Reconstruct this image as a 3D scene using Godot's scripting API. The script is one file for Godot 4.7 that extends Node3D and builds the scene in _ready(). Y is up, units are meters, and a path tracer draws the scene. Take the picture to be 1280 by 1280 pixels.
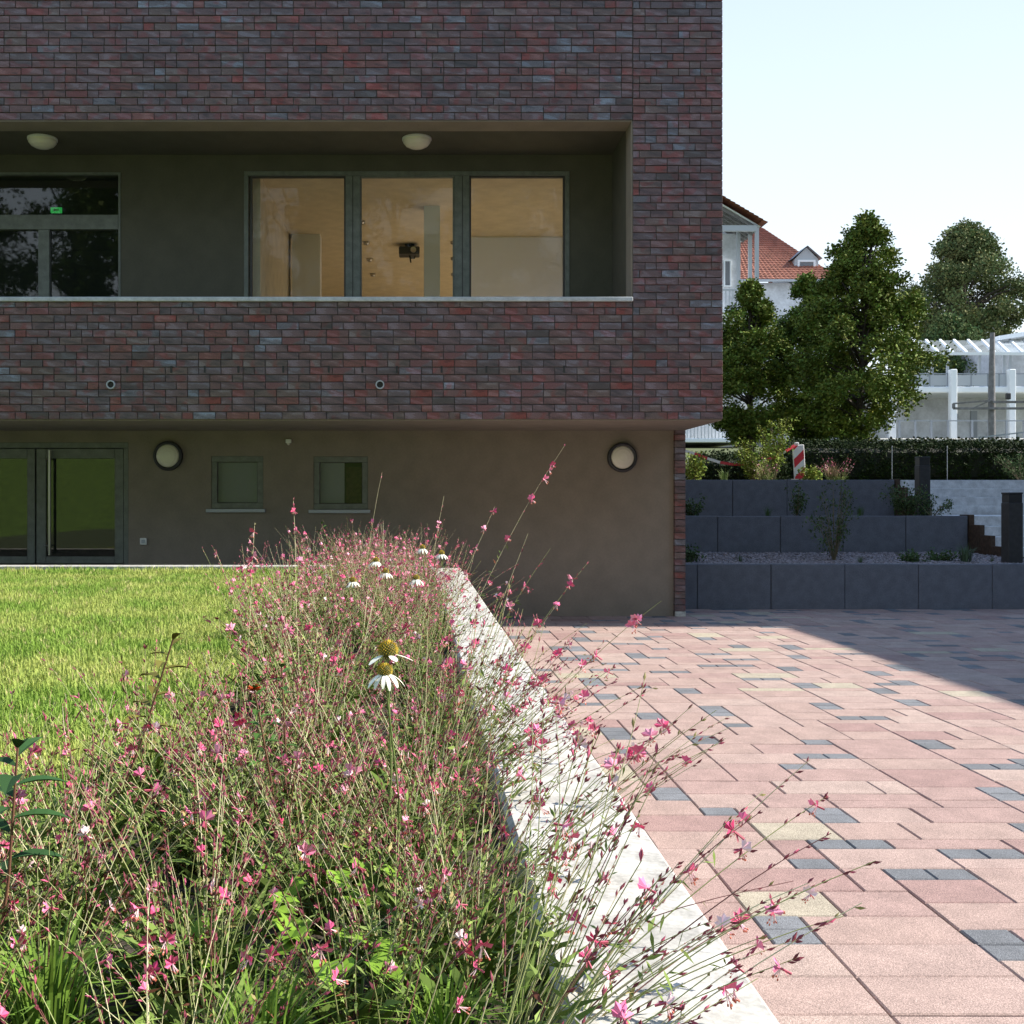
extends Node3D

# ---------------------------------------------------------------- frame of reference
# x to the right, y up, d = distance in front of the viewer (world z = -d); the brick front stands at d = FRONT
const EYE := 1.45
const FOCAL := 1380.0
const FRONT := 12.32
const BALCONY_BACK := 13.6
const REAR := 14.08
const LAWN := 0.70
const SIDE := 3.43
const SOFFIT := 2.378

var taken := {}
var origin := {}
var M := {}
var rng := RandomNumberGenerator.new()

func V(x: float, y: float, d: float) -> Vector3: return Vector3(x, y, -d)
func PX(px: float, d: float) -> float: return (px - 519.0) * d / FOCAL
func PY(py: float, d: float) -> float: return EYE - (py - 628.0) * d / FOCAL
func lin(r: float, g: float, b: float) -> Color: return Color(r, g, b).linear_to_srgb()

# ---------------------------------------------------------------- mesh collector
class MB:
	var v := PackedVector3Array()
	var n := PackedVector3Array()
	var c := PackedColorArray()
	var uv := PackedVector2Array()
	var col := Color(1, 1, 1)
	var uo := Vector2.ZERO
	func tri(a: Vector3, b: Vector3, e: Vector3) -> void:
		var k := (e - a).cross(b - a).normalized()
		v.push_back(a); v.push_back(b); v.push_back(e)
		for i in 3:
			n.push_back(k); c.push_back(col)
		for p in [a, b, e]: uv.push_back(uo + (Vector2(p.x + p.z, p.y) if absf(k.y) < 0.7 else Vector2(p.x, p.z)))
	func quad(a: Vector3, b: Vector3, e: Vector3, f: Vector3) -> void:
		tri(a, b, e); tri(a, e, f)
	# smooth triangle with given normals
	func stri(a: Vector3, b: Vector3, e: Vector3, na: Vector3, nb: Vector3, ne: Vector3) -> void:
		v.push_back(a); v.push_back(b); v.push_back(e)
		n.push_back(na); n.push_back(nb); n.push_back(ne)
		for i in 3: c.push_back(col)
		for p in [a, b, e]: uv.push_back(uo + Vector2(p.x + p.z, p.y))
	# box between two corners in x, y, d
	func box(x0: float, x1: float, y0: float, y1: float, d0: float, d1: float) -> void:
		var a := Vector3(x0, y0, -d0); var b := Vector3(x1, y0, -d0); var e := Vector3(x1, y1, -d0); var f := Vector3(x0, y1, -d0)
		var g := Vector3(x0, y0, -d1); var h := Vector3(x1, y0, -d1); var i := Vector3(x1, y1, -d1); var j := Vector3(x0, y1, -d1)
		quad(f, e, b, a); quad(i, j, g, h); quad(j, f, a, g); quad(e, i, h, b); quad(j, i, e, f); quad(a, b, h, g)
	# box with chamfered edges
	func cbox(x0: float, x1: float, y0: float, y1: float, d0: float, d1: float, k: float) -> void:
		var lo := Vector3(x0, y0, -d1); var hi := Vector3(x1, y1, -d0); var ce := (lo + hi) / 2; var s := (hi - lo) / 2
		k = minf(k, minf(s.x, minf(s.y, s.z)) * 0.9)
		for ax in 3:
			var u := (ax + 1) % 3; var w := (ax + 2) % 3
			for sg in [-1.0, 1.0]:
				var q := []
				for p in [[-1, -1], [1, -1], [1, 1], [-1, 1]]:
					var t := Vector3.ZERO
					t[ax] = sg * s[ax]; t[u] = p[0] * (s[u] - k); t[w] = p[1] * (s[w] - k); q.append(ce + t)
				if sg > 0: quad(q[3], q[2], q[1], q[0])
				else: quad(q[0], q[1], q[2], q[3])
			for su in [-1.0, 1.0]:
				for sw in [-1.0, 1.0]:
					var q := []
					for p in [[0, -1], [0, 1], [1, 1], [1, -1]]:
						var t := Vector3.ZERO
						t[u] = su * (s[u] - (k if p[0] == 1 else 0.0)); t[w] = sw * (s[w] - (0.0 if p[0] == 1 else k)); t[ax] = p[1] * (s[ax] - k); q.append(ce + t)
					if su * sw > 0: quad(q[0], q[1], q[2], q[3])
					else: quad(q[3], q[2], q[1], q[0])
		for sx in [-1.0, 1.0]:
			for sy in [-1.0, 1.0]:
				for sz in [-1.0, 1.0]:
					var a := ce + Vector3(sx * s.x, sy * (s.y - k), sz * (s.z - k)); var b := ce + Vector3(sx * (s.x - k), sy * s.y, sz * (s.z - k)); var e := ce + Vector3(sx * (s.x - k), sy * (s.y - k), sz * s.z)
					if sx * sy * sz > 0: tri(a, e, b)
					else: tri(a, b, e)
	# swept tube through points with radii
	func tube(p: PackedVector3Array, r: PackedFloat32Array, sides: int, cap := true) -> void:
		var m := p.size()
		var t0 := (p[1] - p[0]).normalized()
		var u := t0.cross(Vector3(0.31, 0.2, 0.93) if absf(t0.y) > 0.5 else Vector3.UP).normalized()
		var ring := []; var nor := []
		for i in m:
			var t := (p[mini(i + 1, m - 1)] - p[maxi(i - 1, 0)]).normalized()
			u = (u - t * u.dot(t)).normalized()
			var w := t.cross(u)
			var rr := PackedVector3Array(); var nn := PackedVector3Array()
			for k in sides:
				var a := TAU * k / sides
				var dn := u * cos(a) + w * sin(a)
				nn.push_back(dn); rr.push_back(p[i] + dn * r[i])
			ring.append(rr); nor.append(nn)
		for i in m - 1:
			for k in sides:
				var l := (k + 1) % sides
				var a: Vector3 = ring[i][k]; var b: Vector3 = ring[i][l]; var e: Vector3 = ring[i + 1][l]; var f: Vector3 = ring[i + 1][k]
				stri(a, f, e, nor[i][k], nor[i + 1][k], nor[i + 1][l]); stri(a, e, b, nor[i][k], nor[i + 1][l], nor[i][l])
		if cap:
			for k in sides:
				var l := (k + 1) % sides
				tri(p[m - 1], ring[m - 1][l], ring[m - 1][k]); tri(p[0], ring[0][k], ring[0][l])
	# lathe about an axis: profile of (radius, along)
	func lathe(at: Vector3, axis: Vector3, prof: Array, sides: int) -> void:
		var ax := axis.normalized()
		var u := ax.cross(Vector3.RIGHT if absf(ax.x) < 0.7 else Vector3.UP).normalized()
		var w := ax.cross(u)
		for i in prof.size() - 1:
			var r0: float = prof[i].x; var r1: float = prof[i + 1].x; var h0: float = prof[i].y; var h1: float = prof[i + 1].y
			var sl := Vector2(h1 - h0, r0 - r1)
			for k in sides:
				var a0 := TAU * k / sides; var a1 := TAU * (k + 1) / sides
				var e0 := u * cos(a0) + w * sin(a0); var e1 := u * cos(a1) + w * sin(a1)
				var n0 := (e0 * sl.x + ax * sl.y).normalized(); var n1 := (e1 * sl.x + ax * sl.y).normalized()
				var a := at + e0 * r0 + ax * h0; var b := at + e1 * r0 + ax * h0; var e := at + e1 * r1 + ax * h1; var f := at + e0 * r1 + ax * h1
				if r1 > 0.0: stri(a, f, e, n0, n0, n1)
				if r0 > 0.0: stri(a, e, b, n0, n1, n1)
	# a leaf: base, direction along, side vector (half width), fold normal; folded lens of 4 triangles
	func leaf(b: Vector3, along: Vector3, side: Vector3, fold: Vector3, droop := 0.0) -> void:
		var m1 := b + along * 0.35 + fold * 0.5 + Vector3(0, -droop * 0.15, 0)
		var tip := b + along + Vector3(0, -droop, 0)
		tri(b, m1 + side - fold * 0.5, m1 - fold * 0.5); tri(b, m1 - fold * 0.5, m1 - side - fold * 0.5 + fold)
		tri(m1 + side - fold * 0.5, tip, m1 - fold * 0.5); tri(m1 - fold * 0.5, tip, m1 - side + fold * 0.5)
	func bar(a: Vector3, b: Vector3, hw: float, hh: float) -> void:
		var t := (b - a).normalized()
		var u := t.cross(Vector3.UP if absf(t.y) < 0.9 else Vector3.BACK).normalized() * hw
		var w := u.normalized().cross(t) * hh
		var q := [a - u - w, a + u - w, a + u + w, a - u + w, b - u - w, b + u - w, b + u + w, b - u + w]
		quad(q[0], q[3], q[2], q[1]); quad(q[4], q[5], q[6], q[7])
		for i in 4:
			var j := (i + 1) % 4
			quad(q[i], q[j], q[j + 4], q[i + 4])
	func mesh() -> ArrayMesh:
		var arr := []; arr.resize(Mesh.ARRAY_MAX)
		arr[Mesh.ARRAY_VERTEX] = v; arr[Mesh.ARRAY_NORMAL] = n; arr[Mesh.ARRAY_COLOR] = c; arr[Mesh.ARRAY_TEX_UV] = uv
		var m := ArrayMesh.new(); m.add_surface_from_arrays(Mesh.PRIMITIVE_TRIANGLES, arr); return m

# ---------------------------------------------------------------- objects
func numbered(called: String) -> String:
	if not taken.has(called):
		taken[called] = 0; return called
	taken[called] += 1
	return "%s_%03d" % [called, taken[called]]

func tag(o: Node3D, label := "", category := "", group := "", kind := "") -> Node3D:
	if label: o.set_meta("label", label)
	if category: o.set_meta("category", category)
	if group: o.set_meta("group", group)
	if kind: o.set_meta("kind", kind)
	return o

func thing(called: String, at: Vector3, label: String, category: String, group := "") -> Node3D:
	var o := Node3D.new(); o.name = numbered(called); add_child(o); o.position = at; origin[o] = at
	return tag(o, label, category, group)

func build(mb: MB, called: String, mat: Material, parent: Node3D = null) -> MeshInstance3D:
	var o := MeshInstance3D.new()
	if parent == null:
		o.name = numbered(called); add_child(o); origin[o] = Vector3.ZERO
	else:
		var at: Vector3 = origin[parent]
		if at != Vector3.ZERO:
			for i in mb.v.size(): mb.v[i] -= at
		o.name = called; parent.add_child(o, true); origin[o] = at
	o.mesh = mb.mesh(); o.material_override = mat
	return o

func piece(m: Mesh, called: String, mat: Material, parent: Node3D, tr: Transform3D) -> MeshInstance3D:
	var o := MeshInstance3D.new(); o.name = called; o.mesh = m; o.material_override = mat; parent.add_child(o, true)
	tr.origin -= origin[parent]; o.transform = tr
	origin[o] = origin[parent]
	return o

func scatter(m: Mesh, called: String, mat: Material, parent: Node3D, trs: Array, cols: Array) -> MultiMeshInstance3D:
	var mm := MultiMesh.new(); mm.transform_format = MultiMesh.TRANSFORM_3D; mm.use_colors = true; mm.mesh = m; mm.instance_count = trs.size()
	for i in trs.size():
		mm.set_instance_transform(i, trs[i]); mm.set_instance_color(i, cols[i])
	var o := MultiMeshInstance3D.new(); o.multimesh = mm; o.material_override = mat
	if parent == null:
		o.name = numbered(called); add_child(o)
	else:
		o.name = called; parent.add_child(o, true)
	o.set_meta("kind", "stuff")
	return o

# ---------------------------------------------------------------- materials and computed textures
func mat(r: float, g: float, b: float, rough: float, more := {}) -> StandardMaterial3D:
	var m := StandardMaterial3D.new(); m.albedo_color = lin(r, g, b); m.roughness = rough
	for k in more: m.set(k, more[k])
	return m

func vmat(rough: float, more := {}) -> StandardMaterial3D:
	var m := StandardMaterial3D.new(); m.vertex_color_use_as_albedo = true; m.roughness = rough
	for k in more: m.set(k, more[k])
	return m

func noise_bytes(size: Vector2i, freq: float, oct: int, sd: int, type := FastNoiseLite.TYPE_SIMPLEX_SMOOTH) -> PackedByteArray:
	var f := FastNoiseLite.new(); f.seed = sd; f.frequency = freq; f.fractal_octaves = oct; f.noise_type = type
	if oct <= 1: f.fractal_type = FastNoiseLite.FRACTAL_NONE
	var im := f.get_seamless_image(size.x, size.y); im.convert(Image.FORMAT_L8)
	return im.get_data()

# a grey texture around `mid` from several noise layers [freq, octaves, weight]
func grain(size: int, layers: Array, mid: float, sd: int, grit := 0.0) -> ImageTexture:
	var sum := PackedFloat32Array(); sum.resize(size * size); sum.fill(mid)
	for l in layers:
		var b := noise_bytes(Vector2i(size, size), l[0], l[1], sd); sd += 1
		var w: float = l[2] / 127.5
		for i in sum.size(): sum[i] += (b[i] - 127.5) * w
	var rg := RandomNumberGenerator.new(); rg.seed = sd
	var out := PackedByteArray(); out.resize(size * size * 3)
	for i in sum.size():
		var q := sum[i]
		if grit > 0.0: q += (rg.randf() - 0.5) * grit
		var w := int(clampf(q, 0.0, 1.0) * 255.0)
		out[i * 3] = w; out[i * 3 + 1] = w; out[i * 3 + 2] = w
	var im := Image.create_from_data(size, size, false, Image.FORMAT_RGB8, out)
	return ImageTexture.create_from_image(im)

# mottled kiln colours for the clinker bricks: reddish, purple and blue-grey streaks
func brick_texture() -> ImageTexture:
	var w := 1024; var h := 512
	var streak := FastNoiseLite.new(); streak.seed = 3; streak.frequency = 0.011; streak.fractal_octaves = 3; streak.domain_warp_enabled = true; streak.domain_warp_amplitude = 40.0; streak.domain_warp_frequency = 0.008
	var patch := FastNoiseLite.new(); patch.seed = 9; patch.frequency = 0.006; patch.fractal_octaves = 2
	var fine := FastNoiseLite.new(); fine.seed = 12; fine.frequency = 0.09; fine.fractal_octaves = 3
	var out := PackedByteArray(); out.resize(w * h * 3)
	var k := 0
	for y in h:
		for x in w:
			var s := streak.get_noise_2d(x * 0.55 + y * 0.9, y * 1.5)
			var p := patch.get_noise_2d(x, y)
			var f := fine.get_noise_2d(x, y) * 0.10
			var t := smoothstep(0.10, 0.42, s)
			var q := smoothstep(0.12, 0.4, p)
			var e := smoothstep(-0.2, -0.5, s)
			var r := 0.60 + f + t * 0.10 + q * 0.05 - e * 0.13
			var g := 0.58 + f + t * 0.15 - q * 0.10 - e * 0.11
			var b := 0.60 + f + t * 0.18 - q * 0.11 - e * 0.10
			out[k] = int(clampf(r, 0, 1) * 255); out[k + 1] = int(clampf(g, 0, 1) * 255); out[k + 2] = int(clampf(b, 0, 1) * 255); k += 3
	return ImageTexture.create_from_image(Image.create_from_data(w, h, false, Image.FORMAT_RGB8, out))

func tri_tex(m: StandardMaterial3D, t: Texture2D, scale: float, relief := 0.0, ht: Texture2D = null) -> StandardMaterial3D:
	m.albedo_texture = t; m.uv1_triplanar = true; m.uv1_world_triplanar = true; m.uv1_scale = Vector3.ONE * scale
	if relief > 0.0:
		m.heightmap_enabled = true; m.heightmap_texture = ht if ht else t; m.heightmap_scale = relief
	return m

func make_materials() -> void:
	var fine := grain(512, [[0.05, 3, 0.02], [0.006, 2, 0.035]], 0.90, 5, 0.07)
	var coarse := grain(512, [[0.012, 4, 0.14], [0.09, 2, 0.08]], 0.80, 21, 0.06)
	var speck := grain(1024, [[0.22, 2, 0.26], [0.05, 2, 0.05], [0.006, 3, 0.05]], 0.74, 40, 0.26)
	var stain := grain(512, [[0.01, 5, 0.09], [0.06, 3, 0.04]], 0.86, 60, 0.05)
	var brick_t := brick_texture()
	M.brick = vmat(0.42, {"albedo_texture": brick_t, "uv1_scale": Vector3(0.55, 1.1, 1), "metallic_specular": 0.55})
	M.mortar = tri_tex(mat(0.175, 0.155, 0.145, 0.95), coarse, 1.3)
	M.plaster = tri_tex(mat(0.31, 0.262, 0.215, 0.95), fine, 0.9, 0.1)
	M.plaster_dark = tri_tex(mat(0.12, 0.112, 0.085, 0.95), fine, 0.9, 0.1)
	M.coping = tri_tex(mat(0.72, 0.76, 0.80, 0.4), stain, 0.9)
	M.frame = tri_tex(mat(0.20, 0.215, 0.195, 0.45), stain, 1.3)
	M.frame_dark = mat(0.05, 0.045, 0.045, 0.5)
	M.glass = mat(0.05, 0.06, 0.055, 0.02, {"transparency": BaseMaterial3D.TRANSPARENCY_ALPHA, "metallic_specular": 0.4})
	M.glass.albedo_color.a = 0.06
	M.glass_tint = mat(0.02, 0.025, 0.02, 0.02, {"transparency": BaseMaterial3D.TRANSPARENCY_ALPHA, "metallic_specular": 1.0})
	M.glass_tint.albedo_color.a = 0.55
	M.frosted = mat(0.20, 0.21, 0.23, 0.8, {"metallic_specular": 0.3})
	M.steel = mat(0.45, 0.43, 0.40, 0.3, {"metallic": 0.9})
	M.opal = mat(0.74, 0.70, 0.60, 0.25, {"backlight": lin(0.4, 0.4, 0.36)})
	M.lamp_ring = mat(0.03, 0.03, 0.035, 0.5)
	M.white = mat(0.75, 0.75, 0.74, 0.6)
	M.concrete = tri_tex(mat(0.80, 0.775, 0.72, 0.9), coarse, 1.3, 0.15, coarse)
	M.panel = tri_tex(mat(0.26, 0.275, 0.34, 0.75), speck, 0.8, 0.1)
	M.step = tri_tex(mat(0.85, 0.85, 0.87, 0.85), stain, 0.9)
	M.rust = tri_tex(mat(0.12, 0.075, 0.05, 0.9), coarse, 2.1)
	M.post = tri_tex(mat(0.045, 0.045, 0.05, 0.6), stain, 2.0)
	M.paver = vmat(0.85, {"albedo_texture": speck, "uv1_triplanar": true, "uv1_world_triplanar": true, "uv1_scale": Vector3.ONE * 0.75, "heightmap_enabled": true, "heightmap_texture": speck, "heightmap_scale": 0.15})
	M.joint = tri_tex(mat(0.26, 0.225, 0.185, 1.0), speck, 2.0)
	M.soil = tri_tex(mat(0.11, 0.082, 0.058, 1.0), speck, 1.7, 1.0, coarse)
	M.turf = tri_tex(mat(0.13, 0.16, 0.05, 1.0), coarse, 1.1)
	M.bank = tri_tex(mat(0.24, 0.38, 0.06, 1.0), coarse, 0.5)
	M.ground = tri_tex(mat(0.20, 0.19, 0.17, 1.0), coarse, 0.4)
	M.leaf = vmat(0.65, {"backlight": lin(0.8, 0.85, 0.5), "metallic_specular": 0.22})
	M.stem = vmat(0.7)
	M.petal = vmat(0.6, {"backlight": lin(0.6, 0.55, 0.55)})
	M.bark = tri_tex(mat(0.12, 0.10, 0.085, 0.95), coarse, 2.5, 0.6)
	M.stone = vmat(0.9)
	M.paint = vmat(0.5)
	M.far_wall = tri_tex(mat(0.76, 0.79, 0.84, 0.9), stain, 0.15)
	M.far_trim = mat(0.80, 0.84, 0.88, 0.6)
	M.far_metal = mat(0.26, 0.29, 0.33, 0.5)
	M.far_wood = tri_tex(mat(0.30, 0.29, 0.30, 0.9), coarse, 0.6)
	M.roof = vmat(0.85)
	M.zinc = mat(0.42, 0.45, 0.49, 0.5)
	M.shed_glass = mat(0.62, 0.68, 0.72, 0.12, {"transparency": BaseMaterial3D.TRANSPARENCY_ALPHA, "metallic_specular": 1.0})
	M.shed_glass.albedo_color.a = 0.45
	M.room_wall = tri_tex(mat(0.84, 0.73, 0.52, 0.9), fine, 1.0)
	M.room_ceiling = tri_tex(mat(0.84, 0.73, 0.52, 0.9), fine, 1.0)
	M.room_floor = tri_tex(mat(0.72, 0.57, 0.36, 0.5), stain, 0.8)
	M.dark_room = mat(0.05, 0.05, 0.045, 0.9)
	M.screen = mat(0.78, 0.83, 1.0, 0.7)
	M.black = mat(0.02, 0.02, 0.022, 0.5)

# ---------------------------------------------------------------- brick building
var brick_cache := {}
const KILN := [[0.178, 0.118, 0.120], [0.200, 0.113, 0.107], [0.165, 0.130, 0.137], [0.240, 0.100, 0.085], [0.110, 0.090, 0.088], [0.185, 0.186, 0.208], [0.185, 0.134, 0.119], [0.150, 0.116, 0.120], [0.225, 0.235, 0.262]]
const KILN_SHARE := [0.32, 0.50, 0.64, 0.70, 0.735, 0.78, 0.92, 0.985, 1.01]

func kiln_pick(r: RandomNumberGenerator) -> int:
	var q := r.randf()
	for i in KILN_SHARE.size():
		if q < KILN_SHARE[i]: return i
	return 0

func add_brick(mb: MB, x0: float, x1: float, y0: float, y1: float, d: float, deep: float, tone: int, r: RandomNumberGenerator) -> void:
	var k := r.randf_range(0.88, 1.12)
	mb.col = Color(KILN[tone][0] * k * 2.3, KILN[tone][1] * k * 2.3, KILN[tone][2] * k * 2.3)
	mb.uo = Vector2(r.randf() * 3.0, r.randf() * 2.0)
	mb.cbox(x0, x1, y0, y1, d, d + deep, 0.003)

# lays courses over a rectangle; returns [x0, x1, y0, y1] of every brick
func courses(x0: float, x1: float, y0: float, y1: float, r: RandomNumberGenerator) -> Array:
	var out := []
	var y := y0
	while y < y1 - 0.03:
		var top := minf(y + 0.0745, y1)
		var x := x1
		var first := true
		while x > x0 + 0.02:
			var len := 0.24 if r.randf() < 0.80 else 0.115
			if first:
				len = [0.24, 0.115, 0.178][r.randi() % 3]; first = false
			var left := x - len
			if left - x0 < 0.07: left = x0
			out.append([left, x, y, top])
			x = left - 0.0085
		y += 0.08333
	return out

func window_frame(mb: MB, x0: float, x1: float, y0: float, y1: float, d: float, w: float, deep: float) -> void:
	mb.cbox(x0, x1, y1 - w, y1, d, d + deep, 0.004); mb.cbox(x0, x1, y0, y0 + w, d, d + deep, 0.004)
	mb.cbox(x0, x0 + w, y0 + w, y1 - w, d, d + deep, 0.004); mb.cbox(x1 - w, x1, y0 + w, y1 - w, d, d + deep, 0.004)

func pane(x0: float, x1: float, y0: float, y1: float, d: float, m: Material, parent: Node3D) -> void:
	var p := MB.new(); p.quad(V(x0, y1, d), V(x1, y1, d), V(x1, y0, d), V(x0, y0, d)); build(p, "pane", m, parent)

func wall_with_holes(mb: MB, x0: float, x1: float, y0: float, y1: float, d0: float, d1: float, holes: Array) -> void:
	# holes sorted by x: [xa, xb, ya, yb]
	var x := x0
	for h in holes:
		mb.box(x, h[0], y0, y1, d0, d1)
		if h[2] > y0: mb.box(h[0], h[1], y0, h[2], d0, d1)
		if h[3] < y1: mb.box(h[0], h[1], h[3], y1, d0, d1)
		x = h[1]
	mb.box(x, x1, y0, y1, d0, d1)

func side_wall_with_holes(mb: MB, x0: float, x1: float, y0: float, y1: float, d0: float, d1: float, holes: Array) -> void:
	var d := d0
	for h in holes:
		mb.box(x0, x1, y0, y1, d, h[0]); mb.box(x0, x1, y0, h[2], h[0], h[1]); mb.box(x0, x1, h[3], y1, h[0], h[1]); d = h[1]
	mb.box(x0, x1, y0, y1, d, d1)

func brick_building() -> void:
	var r := RandomNumberGenerator.new(); r.seed = 77
	var t := thing("brick_building", V(0, 0, FRONT), "dark clinker brick building with a recessed balcony and a beige plastered ground floor", "building")
	var left := -8.0
	var split := PX(791, FRONT)
	var sill := PY(377, FRONT); var head := PY(150, FRONT)
	var top := 9.4
	# mortar beds behind the bricks
	var mb := MB.new()
	mb.box(left, split, head, top, FRONT + 0.012, FRONT + 0.33); mb.box(left, split, SOFFIT, sill, FRONT + 0.012, FRONT + 0.26); mb.box(split + 0.001, SIDE - 0.004, SOFFIT, top, FRONT + 0.012, FRONT + 0.33)
	build(mb, "mortar_bed", M.mortar, t)
	mb = MB.new()
	mb.box(SIDE - 0.33, SIDE - 0.005, SOFFIT, top, FRONT + 0.331, REAR - 0.05)
	build(mb, "side_wall", M.mortar, t)
	# bricks
	var slots := []
	for q in courses(left, split - 0.006, head + 0.004, 7.75, r): slots.append(q + [0])
	for q in courses(left, split - 0.006, SOFFIT + 0.003, sill - 0.004, r): slots.append(q + [1])
	for q in courses(split + 0.006, SIDE, SOFFIT + 0.003, 7.75, r): slots.append(q + [2])
	var rest := MB.new()
	var singles := 0
	for q in slots:
		var tone := kiln_pick(r)
		var len: float = q[1] - q[0]
		var proud := r.randf_range(-0.0015, 0.0025)
		if singles < 300 and len > 0.2 and ((q[4] == 1 and q[0] > -2.6) or (q[4] == 2 and q[2] < 6.9)):
			var key := "%d_%.3f_%.3f_%d" % [tone, len, q[3] - q[2], r.randi() % 3]
			if not brick_cache.has(key):
				var b := MB.new(); add_brick(b, 0, len, 0, q[3] - q[2], 0, 0.105, tone, r); brick_cache[key] = b.mesh()
			piece(brick_cache[key], "brick", M.brick, t, Transform3D(Basis(Vector3.BACK, r.randf_range(-0.003, 0.003)), V(q[0], q[2], FRONT - proud)))
			singles += 1
		else:
			add_brick(rest, q[0], q[1], q[2], q[3], FRONT - proud, 0.105, tone, r)
	# the brick end of the ground floor wall, under the overhang
	for q in courses(PX(842, REAR), SIDE, 0.07, SOFFIT - 0.005, r): add_brick(rest, q[0], q[1], q[2], q[3], REAR - 0.075, 0.105, kiln_pick(r), r)
	tag(build(rest, "brickwork", M.brick, t), "", "", "", "stuff")
	mb = MB.new(); mb.box(PX(842, REAR) + 0.004, SIDE - 0.004, 0.0, SOFFIT - 0.002, REAR - 0.06, REAR + 0.3); build(mb, "brick_return", M.mortar, t)
	mb = MB.new(); mb.cbox(PX(842, REAR), SIDE + 0.004, 0.0, 0.066, REAR - 0.079, REAR - 0.062, 0.004); build(mb, "plinth", M.concrete, t)
	# slit joints left open in the brickwork, and the two balcony drains
	for px in [104, 159, 214, 256, 298, 354, 411, 453, 496, 552, 608, 649, 705, 763, 863]:
		mb = MB.new(); mb.box(PX(px - 1.2, FRONT), PX(px + 1.2, FRONT), PY(466, FRONT), PY(457.5, FRONT), FRONT - 0.0045, FRONT + 0.02); build(mb, "weep_slot", M.black, t)
	for px in [707, 763, 648, 551]:
		mb = MB.new(); mb.box(PX(px - 0.8, FRONT), PX(px + 0.8, FRONT), PY(92, FRONT), PY(84, FRONT), FRONT - 0.0045, FRONT + 0.02); build(mb, "weep_slot", M.black, t)
	for px in [139, 475]:
		mb = MB.new(); mb.lathe(V(PX(px, FRONT), PY(481, FRONT), FRONT + 0.03), Vector3.BACK, [Vector2(0.036, 0), Vector2(0.036, 0.06), Vector2(0.049, 0.06), Vector2(0.049, 0.0)], 20)
		for i in mb.n.size(): mb.n[i] = mb.n[i]
		var drain := build(mb, "drain_pipe", M.zinc, t)
		mb = MB.new(); mb.lathe(V(PX(px, FRONT), PY(481, FRONT), FRONT + 0.03), Vector3.BACK, [Vector2(0.0361, 0.03), Vector2(0.0, 0.0305)], 20); build(mb, "drain_bore", M.black, drain)
	# coping on the parapet
	mb = MB.new(); mb.cbox(left, split - 0.002, sill, PY(371.5, FRONT), FRONT - 0.03, FRONT + 0.29, 0.006)
	build(mb, "coping", M.coping, t)
	# balcony
	var floor_y := 2.76
	mb = MB.new(); mb.box(left, SIDE - 0.332, SOFFIT + 0.002, floor_y, FRONT + 0.262, REAR - 0.052); build(mb, "balcony_floor", M.mortar, t)
	mb = MB.new(); mb.box(left, SIDE - 0.006, SOFFIT - 0.012, SOFFIT, FRONT + 0.02, REAR - 0.001); build(mb, "soffit", M.plaster, t)
	mb = MB.new(); mb.box(left, split - 0.004, head - 0.012, head - 0.001, FRONT + 0.012, FRONT + 0.335); build(mb, "lintel_soffit", M.plaster, t)
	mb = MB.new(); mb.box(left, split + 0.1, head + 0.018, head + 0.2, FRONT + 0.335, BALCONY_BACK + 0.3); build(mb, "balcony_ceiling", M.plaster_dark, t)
	mb = MB.new(); mb.box(split - 0.012, split - 0.001, PY(371.5, FRONT), head - 0.013, FRONT + 0.012, FRONT + 0.335); build(mb, "reveal", M.plaster, t)
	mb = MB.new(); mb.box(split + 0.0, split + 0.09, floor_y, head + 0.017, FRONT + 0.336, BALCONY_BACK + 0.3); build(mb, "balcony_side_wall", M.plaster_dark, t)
	var b := BALCONY_BACK
	var gx := [PX(305, b), PX(712, b), floor_y + 0.02, PY(214, b)]
	var lx := [PX(-140, b), PX(151, b), floor_y + 0.02, PY(215.5, b)]
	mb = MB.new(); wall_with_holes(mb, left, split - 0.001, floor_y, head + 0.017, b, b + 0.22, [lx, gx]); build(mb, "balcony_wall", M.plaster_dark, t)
	# three tall panes
	mb = MB.new(); window_frame(mb, gx[0], gx[1], gx[2], gx[3], b - 0.01, 0.055, 0.09)
	mb.cbox(PX(432, b), PX(450.5, b), gx[2] + 0.055, gx[3] - 0.055, b - 0.012, b + 0.08, 0.006); mb.cbox(PX(568, b), PX(587, b), gx[2] + 0.055, gx[3] - 0.055, b - 0.012, b + 0.08, 0.006)
	var w := build(mb, "window", M.frame, t)
	mb = MB.new()
	for px in [441, 578]: mb.box(PX(px, b) - 0.006, PX(px, b) + 0.006, gx[2] + 0.06, gx[3] - 0.06, b - 0.0145, b - 0.011)
	build(mb, "gasket", M.frame_dark, w)
	for q in [[312, 433], [449, 569], [586, 707]]:
		mb = MB.new(); window_frame(mb, PX(q[0], b), PX(q[1], b), gx[2] + 0.05, PY(218.5, b), b + 0.012, 0.03, 0.05); build(mb, "sash", M.frame_dark if q[0] != 449 else M.frame, w)
		pane(PX(q[0] + 1, b), PX(q[1] - 1, b), gx[2] + 0.07, PY(220, b), b + 0.04, M.glass, w)
	# dark window with a transom
	mb = MB.new(); window_frame(mb, lx[0], lx[1], lx[2], lx[3], b - 0.01, 0.03, 0.09)
	mb.cbox(lx[0] + 0.03, lx[1] - 0.03, PY(287, b), PY(268.5, b), b - 0.012, b + 0.08, 0.005)
	for q in [[48, 62], [-70, -56]]: mb.cbox(PX(q[0], b), PX(q[1], b), lx[2] + 0.03, PY(287.1, b), b - 0.012, b + 0.08, 0.005)
	w = build(mb, "window", M.frame, t)
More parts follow.
